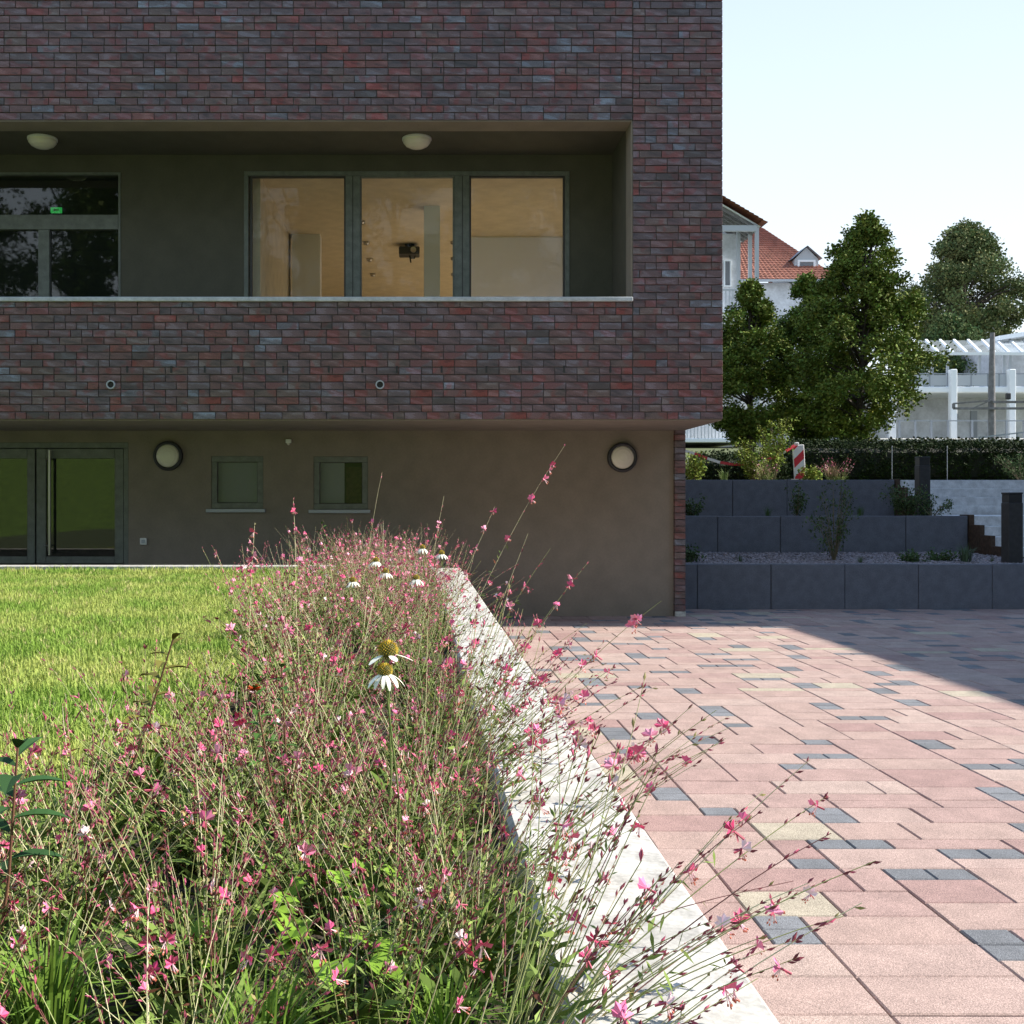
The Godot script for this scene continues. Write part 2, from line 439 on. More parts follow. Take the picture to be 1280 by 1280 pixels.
	pane(lx[0] + 0.02, lx[1] - 0.02, PY(269, b), lx[3] - 0.02, b + 0.04, M.glass_tint, w)
	for q in [[-140, -69], [-57, 49], [61, 149]]: pane(PX(q[0], b), PX(q[1], b), lx[2] + 0.02, PY(286, b), b + 0.04, M.glass_tint, w)
	# lit room behind the tall panes: its daylight comes through the side windows
	var rl := PX(327, 13.94); var rc := 5.56; var rd := 23.5
	mb = MB.new(); mb.box(rl - 0.12, SIDE - 0.2, rc, rc + 0.12, b + 0.225, rd); build(mb, "room_ceiling", M.room_ceiling, t)
	mb = MB.new(); mb.box(rl - 0.12, SIDE - 0.2, floor_y - 0.1, floor_y, b + 0.225, rd); build(mb, "room_floor", M.room_floor, t)
	mb = MB.new(); mb.box(rl - 0.13, rl, floor_y + 0.001, rc - 0.001, b + 0.225, rd); mb.box(rl, SIDE - 0.2, floor_y + 0.001, rc - 0.001, rd - 0.1, rd + 0.02); build(mb, "room_wall", M.room_wall, t)
	var side_holes := [[14.6, 17.3, floor_y + 0.1, 5.46], [17.5, 20.2, floor_y + 0.1, 5.46], [20.4, 23.1, floor_y + 0.1, 5.46]]
	mb = MB.new(); side_wall_with_holes(mb, SIDE - 0.2, SIDE - 0.005, 0.0, top, REAR + 0.301, rd + 0.05, side_holes); build(mb, "side_wall", M.mortar, t)
	for h in side_holes:
		mb = MB.new(); mb.box(SIDE - 0.13, SIDE - 0.07, h[2], h[2] + 0.06, h[0], h[1]); mb.box(SIDE - 0.13, SIDE - 0.07, h[3] - 0.06, h[3], h[0], h[1]); mb.box(SIDE - 0.13, SIDE - 0.07, h[2] + 0.06, h[3] - 0.06, h[0], h[0] + 0.06); mb.box(SIDE - 0.13, SIDE - 0.07, h[2] + 0.06, h[3] - 0.06, h[1] - 0.06, h[1])
		w = build(mb, "window", M.frame, t)
		mb = MB.new(); mb.quad(V(SIDE - 0.1, h[3], h[0]), V(SIDE - 0.1, h[3], h[1]), V(SIDE - 0.1, h[2], h[1]), V(SIDE - 0.1, h[2], h[0])); build(mb, "pane", M.glass, w)
	mb = MB.new(); mb.box(PX(365, 16.9), PX(400, 16.9), floor_y, rc, 16.9, 17.2); build(mb, "column", M.white, t)
	mb = MB.new(); mb.box(PX(530, 15.3), PX(550, 15.3), floor_y, rc, 15.3, 15.5); build(mb, "column", M.white, t)
	# unlit rooms, roof, rear
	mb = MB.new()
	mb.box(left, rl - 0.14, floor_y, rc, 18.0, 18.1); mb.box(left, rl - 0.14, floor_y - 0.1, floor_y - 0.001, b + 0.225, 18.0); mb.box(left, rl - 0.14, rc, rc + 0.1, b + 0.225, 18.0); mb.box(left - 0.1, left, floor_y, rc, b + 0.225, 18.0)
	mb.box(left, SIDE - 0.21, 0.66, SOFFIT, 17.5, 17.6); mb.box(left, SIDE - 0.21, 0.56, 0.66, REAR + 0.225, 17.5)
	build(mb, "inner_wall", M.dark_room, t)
	mb = MB.new(); mb.box(left, SIDE - 0.006, top, top + 0.3, FRONT + 0.012, rd + 0.2); mb.box(left - 0.2, left - 0.101, 0.0, top, FRONT + 0.4, rd + 0.2); mb.box(left, SIDE - 0.21, 0.0, top, rd + 0.06, rd + 0.2); build(mb, "shell", M.mortar, t)
	# ground floor wall
	var e := REAR
	var dx := [PX(-90, e), PX(160.5, e), 0.66, PY(553, e)]
	var w1 := [PX(264, e), PX(329, e), PY(636, e), PY(570, e)]
	var w2 := [PX(392, e), PX(460, e), PY(637, e), PY(570.5, e)]
	mb = MB.new(); wall_with_holes(mb, left, PX(842, e) - 0.001, 0.0, SOFFIT + 0.25, e, e + 0.22, [dx, w1, w2]); build(mb, "ground_wall", M.plaster, t)
	for h in [w1, w2]:
		mb = MB.new(); window_frame(mb, h[0], h[1], h[2], h[3], e + 0.012, 0.075, 0.06); w = build(mb, "window", M.frame, t)
		mb = MB.new(); window_frame(mb, h[0] + 0.068, h[1] - 0.068, h[2] + 0.068, h[3] - 0.068, e + 0.03, 0.012, 0.03); build(mb, "gasket", M.frame_dark, w)
		pane(h[0] + 0.07, h[1] - 0.07, h[2] + 0.07, h[3] - 0.07, e + 0.045, M.glass, w)
		mb = MB.new(); mb.cbox(h[0] - 0.06, h[1] + 0.03, h[2] - 0.045, h[2] - 0.002, e - 0.05, e + 0.1, 0.004); build(mb, "sill", M.zinc, w)
		if h == w1:
			mb = MB.new(); mb.box(h[0] + 0.02, h[1] - 0.02, h[2] + 0.02, h[3] - 0.02, e + 0.10, e + 0.11); build(mb, "blind", M.frosted, w)
		else:
			mb = MB.new(); mb.box(h[0] + 0.02, PX(430, e), h[2] + 0.02, h[3] - 0.02, e + 0.10, e + 0.11); build(mb, "blind", M.frosted, w)
			mb = MB.new(); mb.box(PX(431, e), h[1] + 0.1, h[2] - 0.1, PY(583, e), e + 0.28, e + 0.33); build(mb, "cupboard_back", M.rust, w)
	# double glass door
	mb = MB.new()
	mb.cbox(dx[0], dx[1], PY(560, e), PY(553, e), e + 0.004, e + 0.10, 0.004); mb.cbox(PX(154.5, e), dx[1], dx[2], PY(560.1, e), e + 0.004, e + 0.10, 0.004)
	var door := build(mb, "door", M.frame, t)
	for q in [[45.0, 154.0, 57.0, 143.0], [-66.0, 43.2, -54.0, 33.5]]:
		mb = MB.new()
		var x0 := PX(q[0], e); var x1 := PX(q[1], e); var g0 := PX(q[2], e); var g1 := PX(q[3], e); var yt := PY(560.8, e); var yg := PY(573, e)
		mb.cbox(x0, g0, dx[2] + 0.01, yt, e + 0.012, e + 0.075, 0.004); mb.cbox(g1, x1, dx[2] + 0.01, yt, e + 0.012, e + 0.075, 0.004); mb.cbox(g0 + 0.001, g1 - 0.001, yg, yt, e + 0.013, e + 0.075, 0.004); mb.cbox(g0 + 0.001, g1 - 0.001, dx[2] + 0.01, dx[2] + 0.10, e + 0.013, e + 0.075, 0.004)
		build(mb, "door_leaf", M.frame, door)
		pane(g0, g1, dx[2] + 0.09, yg + 0.01, e + 0.04, M.glass_tint, door); pane(g0, g1, dx[2] + 0.09, yg + 0.01, e + 0.06, M.glass_tint, door)
	mb = MB.new(); mb.tube(PackedVector3Array([V(PX(64, e), 0.78, e - 0.06), V(PX(64, e), PY(563, e), e - 0.06)]), PackedFloat32Array([0.019, 0.019]), 12)
	for y in [0.9, 2.0]: mb.tube(PackedVector3Array([V(PX(64, e), y, e - 0.06), V(PX(64, e) - 0.08, y, e + 0.012)]), PackedFloat32Array([0.01, 0.01]), 8)
	build(mb, "handle", M.steel, door)

func wall_lamp(px: float, py: float, label: String) -> void:
	var c := V(PX(px, REAR), PY(py, REAR), REAR)
	var t := thing("wall_lamp", c, label, "lamp", "round bulkhead lamps on the ground floor wall")
	var mb := MB.new(); mb.lathe(c, Vector3.BACK, [Vector2(0.185, 0.0), Vector2(0.19, 0.05), Vector2(0.182, 0.078), Vector2(0.165, 0.085), Vector2(0.148, 0.078), Vector2(0.146, 0.06)], 40); build(mb, "ring", M.lamp_ring, t)
	mb = MB.new(); mb.lathe(c, Vector3.BACK, [Vector2(0.15, 0.06), Vector2(0.135, 0.085), Vector2(0.10, 0.103), Vector2(0.05, 0.113), Vector2(0.0, 0.116)], 40); build(mb, "diffuser", M.opal, t)

func ceiling_lamp(px: float, label: String) -> void:
	var y := PY(150, FRONT) + 0.018
	var c := V(PX(px, 13.0), y, 13.0)
	var t := thing("ceiling_lamp", c, label, "lamp", "shallow bowl lamps under the balcony ceiling")
	var mb := MB.new(); mb.lathe(c, Vector3.DOWN, [Vector2(0.172, 0.0), Vector2(0.172, 0.022), Vector2(0.15, 0.03)], 40); build(mb, "base", M.white, t)
	mb = MB.new(); mb.lathe(c, Vector3.DOWN, [Vector2(0.168, 0.02), Vector2(0.16, 0.05), Vector2(0.13, 0.085), Vector2(0.08, 0.11), Vector2(0.03, 0.12), Vector2(0.0, 0.121)], 40); build(mb, "bowl", M.opal, t)

func fittings() -> void:
	wall_lamp(211, 570, "round black-ringed wall lamp beside the double glass door"); wall_lamp(777, 572, "round black-ringed wall lamp near the brick corner")
	ceiling_lamp(53, "bowl ceiling lamp above the dark transom window"); ceiling_lamp(521, "bowl ceiling lamp above the three tall lit windows")
	var t := thing("motion_sensor", V(PX(361, REAR), PY(553, REAR), REAR), "tiny white motion sensor high on the beige wall between small windows", "sensor")
	var mb := MB.new(); mb.cbox(PX(357.5, REAR), PX(364.5, REAR), PY(554, REAR), PY(549, REAR), REAR - 0.05, REAR, 0.005); build(mb, "housing", M.white, t)
	mb = MB.new(); mb.lathe(V(PX(361, REAR), PY(554, REAR), REAR - 0.03), Vector3.DOWN, [Vector2(0.024, 0), Vector2(0.022, 0.015), Vector2(0.0, 0.03)], 14); build(mb, "lens", M.opal, t)
	t = thing("wall_socket", V(PX(179.5, REAR), PY(676, REAR), REAR), "small pale square socket low on the wall right of the door", "socket")
	mb = MB.new(); mb.cbox(PX(175.5, REAR), PX(184, REAR), PY(681, REAR), PY(672.5, REAR), REAR - 0.03, REAR, 0.006); build(mb, "cover", M.white, t)
	mb = MB.new(); mb.cbox(PX(177.5, REAR), PX(182, REAR), PY(679, REAR), PY(674.5, REAR), REAR - 0.036, REAR - 0.029, 0.002); build(mb, "flap", M.zinc, t)
	# projector and screen in the room
	var pd := 17.6
	var pc := V(PX(512, pd), PY(315, pd), pd)
	t = thing("projector", V(pc.x, 5.56, pd), "black projector hanging on a pole from the lit room's ceiling", "projector")
	mb = MB.new(); mb.cbox(pc.x - 0.17, pc.x + 0.16, pc.y - 0.06, pc.y + 0.06, pd - 0.15, pd + 0.15, 0.015); build(mb, "body", M.black, t)
	mb = MB.new(); mb.tube(PackedVector3Array([V(pc.x, 5.56, pd), V(pc.x, pc.y + 0.05, pd)]), PackedFloat32Array([0.02, 0.02]), 8); mb.lathe(V(pc.x, 5.559, pd), Vector3.DOWN, [Vector2(0.08, 0), Vector2(0.08, 0.015), Vector2(0.02, 0.03)], 14); build(mb, "mount", M.black, t)
	mb = MB.new(); mb.lathe(pc + Vector3(0.06, 0, 0.15), Vector3.BACK, [Vector2(0.045, 0), Vector2(0.045, 0.03), Vector2(0.0, 0.025)], 14); build(mb, "lens", M.steel, t)
	mb = MB.new(); mb.tube(PackedVector3Array([pc + Vector3(0.0, -0.05, 0), pc + Vector3(0.02, -0.17, 0)]), PackedFloat32Array([0.015, 0.012]), 8); mb.tube(PackedVector3Array([pc + Vector3(0.09, -0.05, 0), pc + Vector3(0.08, -0.1, 0), pc + Vector3(0.02, -0.1, 0)]), PackedFloat32Array([0.01, 0.01, 0.01]), 6); build(mb, "cable", M.black, t)
	var sd := 17.0
	t = thing("projection_screen", V(PX(648, sd), 5.5, sd), "white rectangular board filling the lower part of the rightmost tall window", "screen")
	mb = MB.new(); mb.box(PX(589, sd), 2.62, 3.2, PY(297, sd), sd, sd + 0.02); build(mb, "sheet", M.screen, t)
	mb = MB.new(); mb.tube(PackedVector3Array([V(PX(588, sd), PY(296.5, sd), sd + 0.02), V(2.63, PY(296.5, sd), sd + 0.02)]), PackedFloat32Array([0.018, 0.018]), 8); build(mb, "rail", M.white, t)
	for q in [[452, 276], [458, 302], [462, 323], [466, 342], [567, 302], [567, 322], [567, 342], [329, 297], [343, 319]]:
		var fd: float = 4.11 * FOCAL / (628.0 - q[1])
		if q[0] < 350:
			continue
		var f := thing("ceiling_spot", V(PX(q[0], fd), 5.56, fd), "small dark spotlight set in the lit room's ceiling behind the tall windows", "spotlight", "small spotlights in the room ceiling")
		mb = MB.new(); mb.lathe(V(PX(q[0], fd), 5.56, fd), Vector3.DOWN, [Vector2(0.05, 0), Vector2(0.05, 0.03), Vector2(0.035, 0.05), Vector2(0.0, 0.04)], 14); build(mb, "can", M.steel, f)
	# exit sign in the dark room
	var xd := 15.0
	t = thing("exit_sign", V(PX(70, xd), PY(262, xd), xd), "small lit green exit sign behind the dark transom window", "sign")
	mb = MB.new(); mb.cbox(PX(63, xd), PX(77, xd), PY(266, xd), PY(259, xd), xd, xd + 0.03, 0.004); build(mb, "plate", mat(0.02, 0.25, 0.06, 0.5, {"emission_enabled": true, "emission": lin(0.03, 0.42, 0.08), "emission_energy_multiplier": 0.7}), t)
	mb = MB.new()
	var ax := PX(69, xd); var ay := PY(262.5, xd)
	mb.quad(V(ax, ay + 0.008, xd - 0.003), V(ax + 0.05, ay + 0.008, xd - 0.003), V(ax + 0.05, ay - 0.008, xd - 0.003), V(ax, ay - 0.008, xd - 0.003)); mb.tri(V(ax - 0.03, ay, xd - 0.003), V(ax, ay + 0.024, xd - 0.003), V(ax, ay - 0.024, xd - 0.003)); build(mb, "arrow", M.white, t)

# ---------------------------------------------------------------- ground, paving, kerbs, terraces
const PAVE := [[0.40, 0.283, 0.25], [0.42, 0.305, 0.27], [0.385, 0.262, 0.237], [0.345, 0.222, 0.205], [0.435, 0.325, 0.285], [0.178, 0.187, 0.207], [0.160, 0.169, 0.189], [0.195, 0.204, 0.224], [0.43, 0.375, 0.285], [0.42, 0.365, 0.285]]

func paver_mesh(w: float, l: float, tone: int) -> ArrayMesh:
	var mb := MB.new(); var k := 1.72
	mb.col = Color(PAVE[tone][0] * k, PAVE[tone][1] * k, PAVE[tone][2] * k)
	var g := 0.0028; var ch := 0.005
	var x0 := g; var x1 := w - g; var d0 := g; var d1 := l - g
	var a := V(x0 + ch, 0, d0 + ch); var b := V(x1 - ch, 0, d0 + ch); var e := V(x1 - ch, 0, d1 - ch); var f := V(x0 + ch, 0, d1 - ch)
	var a1 := V(x0, -ch, d0); var b1 := V(x1, -ch, d0); var e1 := V(x1, -ch, d1); var f1 := V(x0, -ch, d1)
	var a2 := V(x0, -0.03, d0); var b2 := V(x1, -0.03, d0); var e2 := V(x1, -0.03, d1); var f2 := V(x0, -0.03, d1)
	mb.quad(f, e, b, a); mb.quad(a, b, b1, a1); mb.quad(b, e, e1, b1); mb.quad(e, f, f1, e1); mb.quad(f, a, a1, f1)
	mb.quad(a1, b1, b2, a2); mb.quad(b1, e1, e2, b2); mb.quad(e1, f1, f2, e2); mb.quad(f1, a1, a2, f2)
	return mb.mesh()

func paving() -> void:
	var r := RandomNumberGenerator.new(); r.seed = 2024
	var ux := 1.0 / 6.0; var ud := 0.125
	var nx := 62; var nd := 112
	var x0 := 0.512; var dstart := 1.0
	var used := PackedByteArray(); used.resize(nx * nd)
	var t := Node3D.new(); t.name = "paving"; add_child(t); t.set_meta("kind", "structure"); origin[t] = Vector3.ZERO
	var list := []
	for j in nd:
		for i in nx:
			if used[j * nx + i]: continue
			var free := 0
			while free < 4 and i + free < nx and not used[j * nx + i + free]: free += 1
			var deep := mini(3, nd - j)
			var w := 1; var l := 1; var tone := 5 + r.randi() % 3
			var q := r.randf()
			var near_grey := false
			for u in list:
				if u[4] >= 5 and u[4] <= 7 and absf(u[0] - x0 - i * ux) < ux * 1.2 and absf(u[1] - dstart - j * ud) < ud * 1.2: near_grey = true
			if near_grey and free >= 2 and q < 0.34: q = 0.345 + r.randf() * 0.655
			if free >= 2 and q > 0.34:
				if q < 0.40: w = mini(free, 3); l = 1
				elif q < 0.62: w = 2; l = 2
				elif q < 0.74: w = 2; l = 3
				else: w = mini(free, 3); l = 2
				if free - w == 1 and r.randf() < 0.5 and w < 3: w += 1
				l = mini(l, deep)
				tone = [0, 0, 0, 1, 1, 1, 2, 2, 4, 3 if r.randf() < 0.6 else 4][r.randi() % 10]
				if r.randf() < 0.055: tone = 8 + r.randi() % 2
			elif q < 0.16 and deep > 1 and not used[(j + 1) * nx + i]:
				list.append([x0 + i * ux, dstart + (j + 1) * ud, 1, 1, tone]); used[(j + 1) * nx + i] = 1
			elif q < 0.29 and free > 1:
				list.append([x0 + (i + 1) * ux, dstart + j * ud, 1, 1, tone]); used[j * nx + i + 1] = 1
			elif free == 1 and q > 0.62:
				w = 1; l = mini(2, deep); tone = r.randi() % 5
			var ok := true
			while true:
				ok = true
				for b in l:
					for a in w:
						if used[(j + b) * nx + i + a]: ok = false
				if ok or w == 1 and l == 1: break
				if l > 1: l -= 1
				else: w -= 1
			for b in l:
				for a in w: used[(j + b) * nx + i + a] = 1
			list.append([x0 + i * ux, dstart + j * ud, w, l, tone])
	# the pavers that show largest are single parts
	var order := []
	for q in list:
		var d: float = q[1] + q[3] * ud * 0.5; var x: float = q[0] + q[2] * ux * 0.5
		var sx := 519.0 + x * FOCAL / d; var sy := 628.0 + EYE * FOCAL / d
		var seen: bool = sx > 620.0 and sx < 1330.0 and sy < 1330.0
		order.append([(q[2] * q[3] / (d * d * d)) if seen else 0.0, q])
	order.sort_custom(func(a, b): return a[0] > b[0])
	var cache := {}
	var rest := MB.new()
	for k in order.size():
		var q: Array = order[k][1]
		var key := "%d_%d_%d" % [q[2], q[3], q[4]]
		if not cache.has(key): cache[key] = paver_mesh(q[2] * ux, q[3] * ud, q[4])
		var tr := Transform3D(Basis(Vector3(1, 0, 0), r.randf_range(-0.005, 0.005)) * Basis(Vector3(0, 0, 1), r.randf_range(-0.005, 0.005)), V(q[0], r.randf_range(-0.0015, 0.0015), q[1]))
		if k < 300:
			piece(cache[key], "paver", M.paver, t, tr)
		else:
			var arr: Array = cache[key].surface_get_arrays(0)
			var vs: PackedVector3Array = arr[Mesh.ARRAY_VERTEX]; var ns: PackedVector3Array = arr[Mesh.ARRAY_NORMAL]; var cs: PackedColorArray = arr[Mesh.ARRAY_COLOR]; var us: PackedVector2Array = arr[Mesh.ARRAY_TEX_UV]
			var tint := r.randf_range(0.93, 1.07)
			for i in vs.size():
				rest.v.push_back(tr * vs[i]); rest.n.push_back(tr.basis * ns[i]); rest.c.push_back(PAVE_C(cs[i], tint)); rest.uv.push_back(us[i])
	tag(build(rest, "far_pavers", M.paver, t), "", "", "", "stuff")
	var mb := MB.new(); mb.box(x0 - 0.01, 11.0, -0.3, -0.014, 0.9, 15.3); build(mb, "joint_sand", M.joint, t)

func PAVE_C(c: Color, k: float) -> Color: return Color(c.r * k, c.g * k, c.b * k)

func ground() -> void:
	var mb := MB.new()
	mb.quad(V(-900, -0.06, 1500), V(900, -0.06, 1500), V(900, -0.06, -900), V(-900, -0.06, -900))
	tag(build(mb, "ground", M.ground), "", "", "", "structure")
	# the land behind the terraces rises
	mb = MB.new()
	mb.quad(V(-60, 4.35, 58), V(160, 4.35, 58), V(160, 1.8, 20.45), V(-60, 1.8, 24.0)); mb.quad(V(-200, 5.0, 260), V(400, 5.0, 260), V(160, 4.35, 58), V(-60, 4.35, 58))
	tag(build(mb, "terrain", M.turf), "", "", "", "structure")
	# raised lawn and planting bed
	mb = MB.new(); mb.box(-9.0, -0.80, 0.2, LAWN, -3.0, 11.85); tag(build(mb, "lawn_ground", M.turf), "", "", "", "structure")
	mb = MB.new()
	var nz := FastNoiseLite.new(); nz.seed = 4; nz.frequency = 1.6
	for i in range(7, 28):
		for j in 224:
			var xs := [-1.15 + i * 0.05, -1.15 + (i + 1) * 0.05]; var ds := [0.65 + j * 0.05, 0.65 + (j + 1) * 0.05]
			var y := func(x: float, d: float) -> float: return LAWN - 0.035 + nz.get_noise_2d(x * 3.0, d * 3.0) * 0.03
			mb.quad(V(xs[0], y.call(xs[0], ds[1]), ds[1]), V(xs[1], y.call(xs[1], ds[1]), ds[1]), V(xs[1], y.call(xs[1], ds[0]), ds[0]), V(xs[0], y.call(xs[0], ds[0]), ds[0]))
	tag(build(mb, "soil", M.soil), "", "", "", "structure")
	mb = MB.new(); mb.box(-8.0, 0.45, 0.0, 0.655, 12.06, REAR - 0.001); tag(build(mb, "terrace_floor", M.panel), "", "", "", "structure")

func kerbs() -> void:
	var t := thing("kerb_wall", V(0.35, 0, 6.0), "broad pale concrete kerb running beside the paving under the pink flowers", "kerb")
	var cuts := [0.55, 0.69, 3.19, 5.69, 8.19, 10.69, 12.05]
	for i in cuts.size() - 1:
		var s := 0.0 if i != 1 else 0.008
		var mb := MB.new(); mb.cbox(0.2 + s, 0.5 + s * 0.7, -0.05, 0.735 + (0.004 if i == 1 else 0.0), cuts[i] + 0.003, cuts[i + 1] - 0.003, 0.012); build(mb, "block", M.concrete, t)
	t = thing("lawn_kerb", V(-4, 0, 11.95), "thin pale concrete kerb at the far edge of the lawn before the door", "kerb")
	for i in 8:
		var mb := MB.new(); mb.cbox(-7.8 + i * 1.0, -6.8 + i * 1.0 - 0.004, 0.3, 0.768, 11.86, 12.04, 0.008); build(mb, "block", M.concrete, t)

func terraces() -> void:
	var rows := [["lowest dark grey retaining wall standing at the edge of the paving", 15.0, -0.05, 0.612, 2.83, 13.9, 1.003], ["middle dark grey retaining wall between two planted terraces", 17.7, 0.5, 1.232, 2.84, 8.86, 1.005], ["uppermost dark grey retaining wall below the hedge and the striped board", 20.4, 1.1, 1.866, 2.85, 8.86, 1.005]]
	for q in rows:
		var t := thing("retaining_wall", V(6, q[2], q[1]), q[0], "wall", "stepped retaining walls")
		var x: float = q[4]
		while x < q[5] - 0.05:
			var xe: float = minf(x + q[6], q[5])
			var mb := MB.new(); mb.cbox(x + 0.004, xe - 0.004, q[2], q[3] + rng.randf_range(-0.003, 0.003), q[1] + rng.randf_range(-0.004, 0.004), q[1] + 0.12, 0.006); build(mb, "panel", M.panel, t)
			x = xe
	var mb := MB.new(); mb.box(3.44, 13.9, 0.0, 0.575, 15.13, 17.69); tag(build(mb, "lower_terrace", M.soil), "", "", "", "structure")
	mb = MB.new(); mb.box(3.44, 8.87, 0.5, 1.2, 17.83, 20.39); tag(build(mb, "middle_terrace", M.soil), "", "", "", "structure")
	mb = MB.new(); mb.box(3.44, 8.87, 1.1, 1.83, 20.53, 24.0); tag(build(mb, "upper_terrace", M.soil), "", "", "", "structure")
	# stairs to the right of the terraces
	for f in 2:
		var y0 := 0.60 if f == 0 else 1.232
		var d0 := 16.75 if f == 0 else 19.45
		var t := thing("stairs", V(10.5, y0, d0), ["lower flight of pale grey concrete steps beside the terrace walls", "upper flight of pale grey concrete steps behind the round bollard"][f], "stairs", "flights of steps")
		for s in 4:
			mb = MB.new(); mb.cbox(8.96, 14.5, y0 - 0.3, y0 + 0.158 * (s + 1), d0 + s * 0.32, d0 + s * 0.32 + (0.319 if s < 3 else 1.7), 0.006); build(mb, "step", M.step, t)
		for s in 4:
			mb = MB.new(); mb.cbox(8.875, 8.955, y0 - 0.3, y0 + 0.158 * (s + 1) + 0.02, d0 + s * 0.32 - 0.03, d0 + s * 0.32 + 0.29, 0.003); build(mb, "cheek", M.rust, t)
	mb = MB.new(); mb.box(8.88, 14.5, 0.2, 0.6, 15.13, 16.74); tag(build(mb, "landing", M.step), "", "", "", "structure")
	for q in [[PX(1153, 18.5), 1.2, 18.5, PY(571, 18.5), 0.093, "dark bollard standing on the middle terrace before the upper steps"], [PX(1265, 15.5), 0.57, 15.5, PY(615.5, 15.5), 0.102, "dark bollard behind the lowest wall at the picture's edge"]]:
		var c := V(q[0], q[1], q[2])
		var t := thing("bollard", c, q[5], "bollard", "dark bollards at the steps")
		var h: float = q[3] - q[1]
		mb = MB.new(); mb.cbox(q[0] - q[4], q[0] + q[4], q[1], q[1] + h * 0.86, q[2] - q[4], q[2] + q[4], 0.008); build(mb, "post", M.post, t)
		mb = MB.new(); mb.cbox(q[0] - q[4] * 0.93, q[0] + q[4] * 0.93, q[1] + h * 0.86, q[1] + h * 0.975, q[2] - q[4] * 0.93, q[2] + q[4] * 0.93, 0.005); build(mb, "light_slot", M.black, t)
		mb = MB.new(); mb.cbox(q[0] - q[4], q[0] + q[4], q[1] + h * 0.975, q[1] + h, q[2] - q[4], q[2] + q[4], 0.006); build(mb, "cap", M.post, t)
	# gravel on the lower terrace
	var st := MB.new()
	st.col = Color(1, 1, 1)
	st.lathe(Vector3.ZERO, Vector3(0.2, 1, 0.1), [Vector2(0, -0.5), Vector2(0.7, -0.3), Vector2(0.95, 0.1), Vector2(0.5, 0.5), Vector2(0, 0.6)], 6)
	var trs := []; var cols := []
	for i in 16000:
		var s := rng.randf_range(0.012, 0.032); var gd := rng.randf_range(15.14, 17.68) if i % 3 > 0 else rng.randf_range(15.14, 16.0)
		trs.append(Transform3D(Basis.from_euler(Vector3(rng.randf() * 6, rng.randf() * 6, rng.randf() * 6)).scaled(Vector3(s, s * 0.7, s * 1.2)), V(rng.randf_range(3.5, 8.85) if rng.randf() < 0.9 else rng.randf_range(8.85, 13.5), 0.58 + (gd - 15.14) * 0.022 + rng.randf_range(0, 0.015), gd)))
		var k := rng.randf_range(0.5, 1.5)
		cols.append(Color(0.24 * k, 0.21 * k, 0.225 * k))
	tag(scatter(st.mesh(), "gravel", M.stone, null, trs, cols), "grey purple gravel covering the lowest terrace", "gravel", "", "stuff")

# ---------------------------------------------------------------- vegetation
func rand_dir(r: RandomNumberGenerator) -> Vector3:
	var z := r.randf_range(-1, 1); var a := r.randf() * TAU; var q := sqrt(1 - z * z)
	return Vector3(q * cos(a), z, q * sin(a))

func leaf_cluster(r: RandomNumberGenerator, count: int, size: float, spread: float, base: Color, vary: float) -> ArrayMesh:
	var mb := MB.new()
	for i in count:
		var dir := rand_dir(r); dir.y = dir.y * 0.6 - 0.15
		dir = dir.normalized()
		var b := rand_dir(r) * spread * pow(r.randf(), 0.5)
		var side := dir.cross(rand_dir(r)).normalized()
		var s := size * r.randf_range(0.65, 1.25)
		var k := r.randf_range(1.0 - vary, 1.0 + vary)
		mb.col = Color(base.r * k * r.randf_range(0.85, 1.25), base.g * k, base.b * k)
		mb.leaf(b, dir * s, side * s * 0.32, side.cross(dir) * s * 0.12, s * 0.12)
	return mb.mesh()

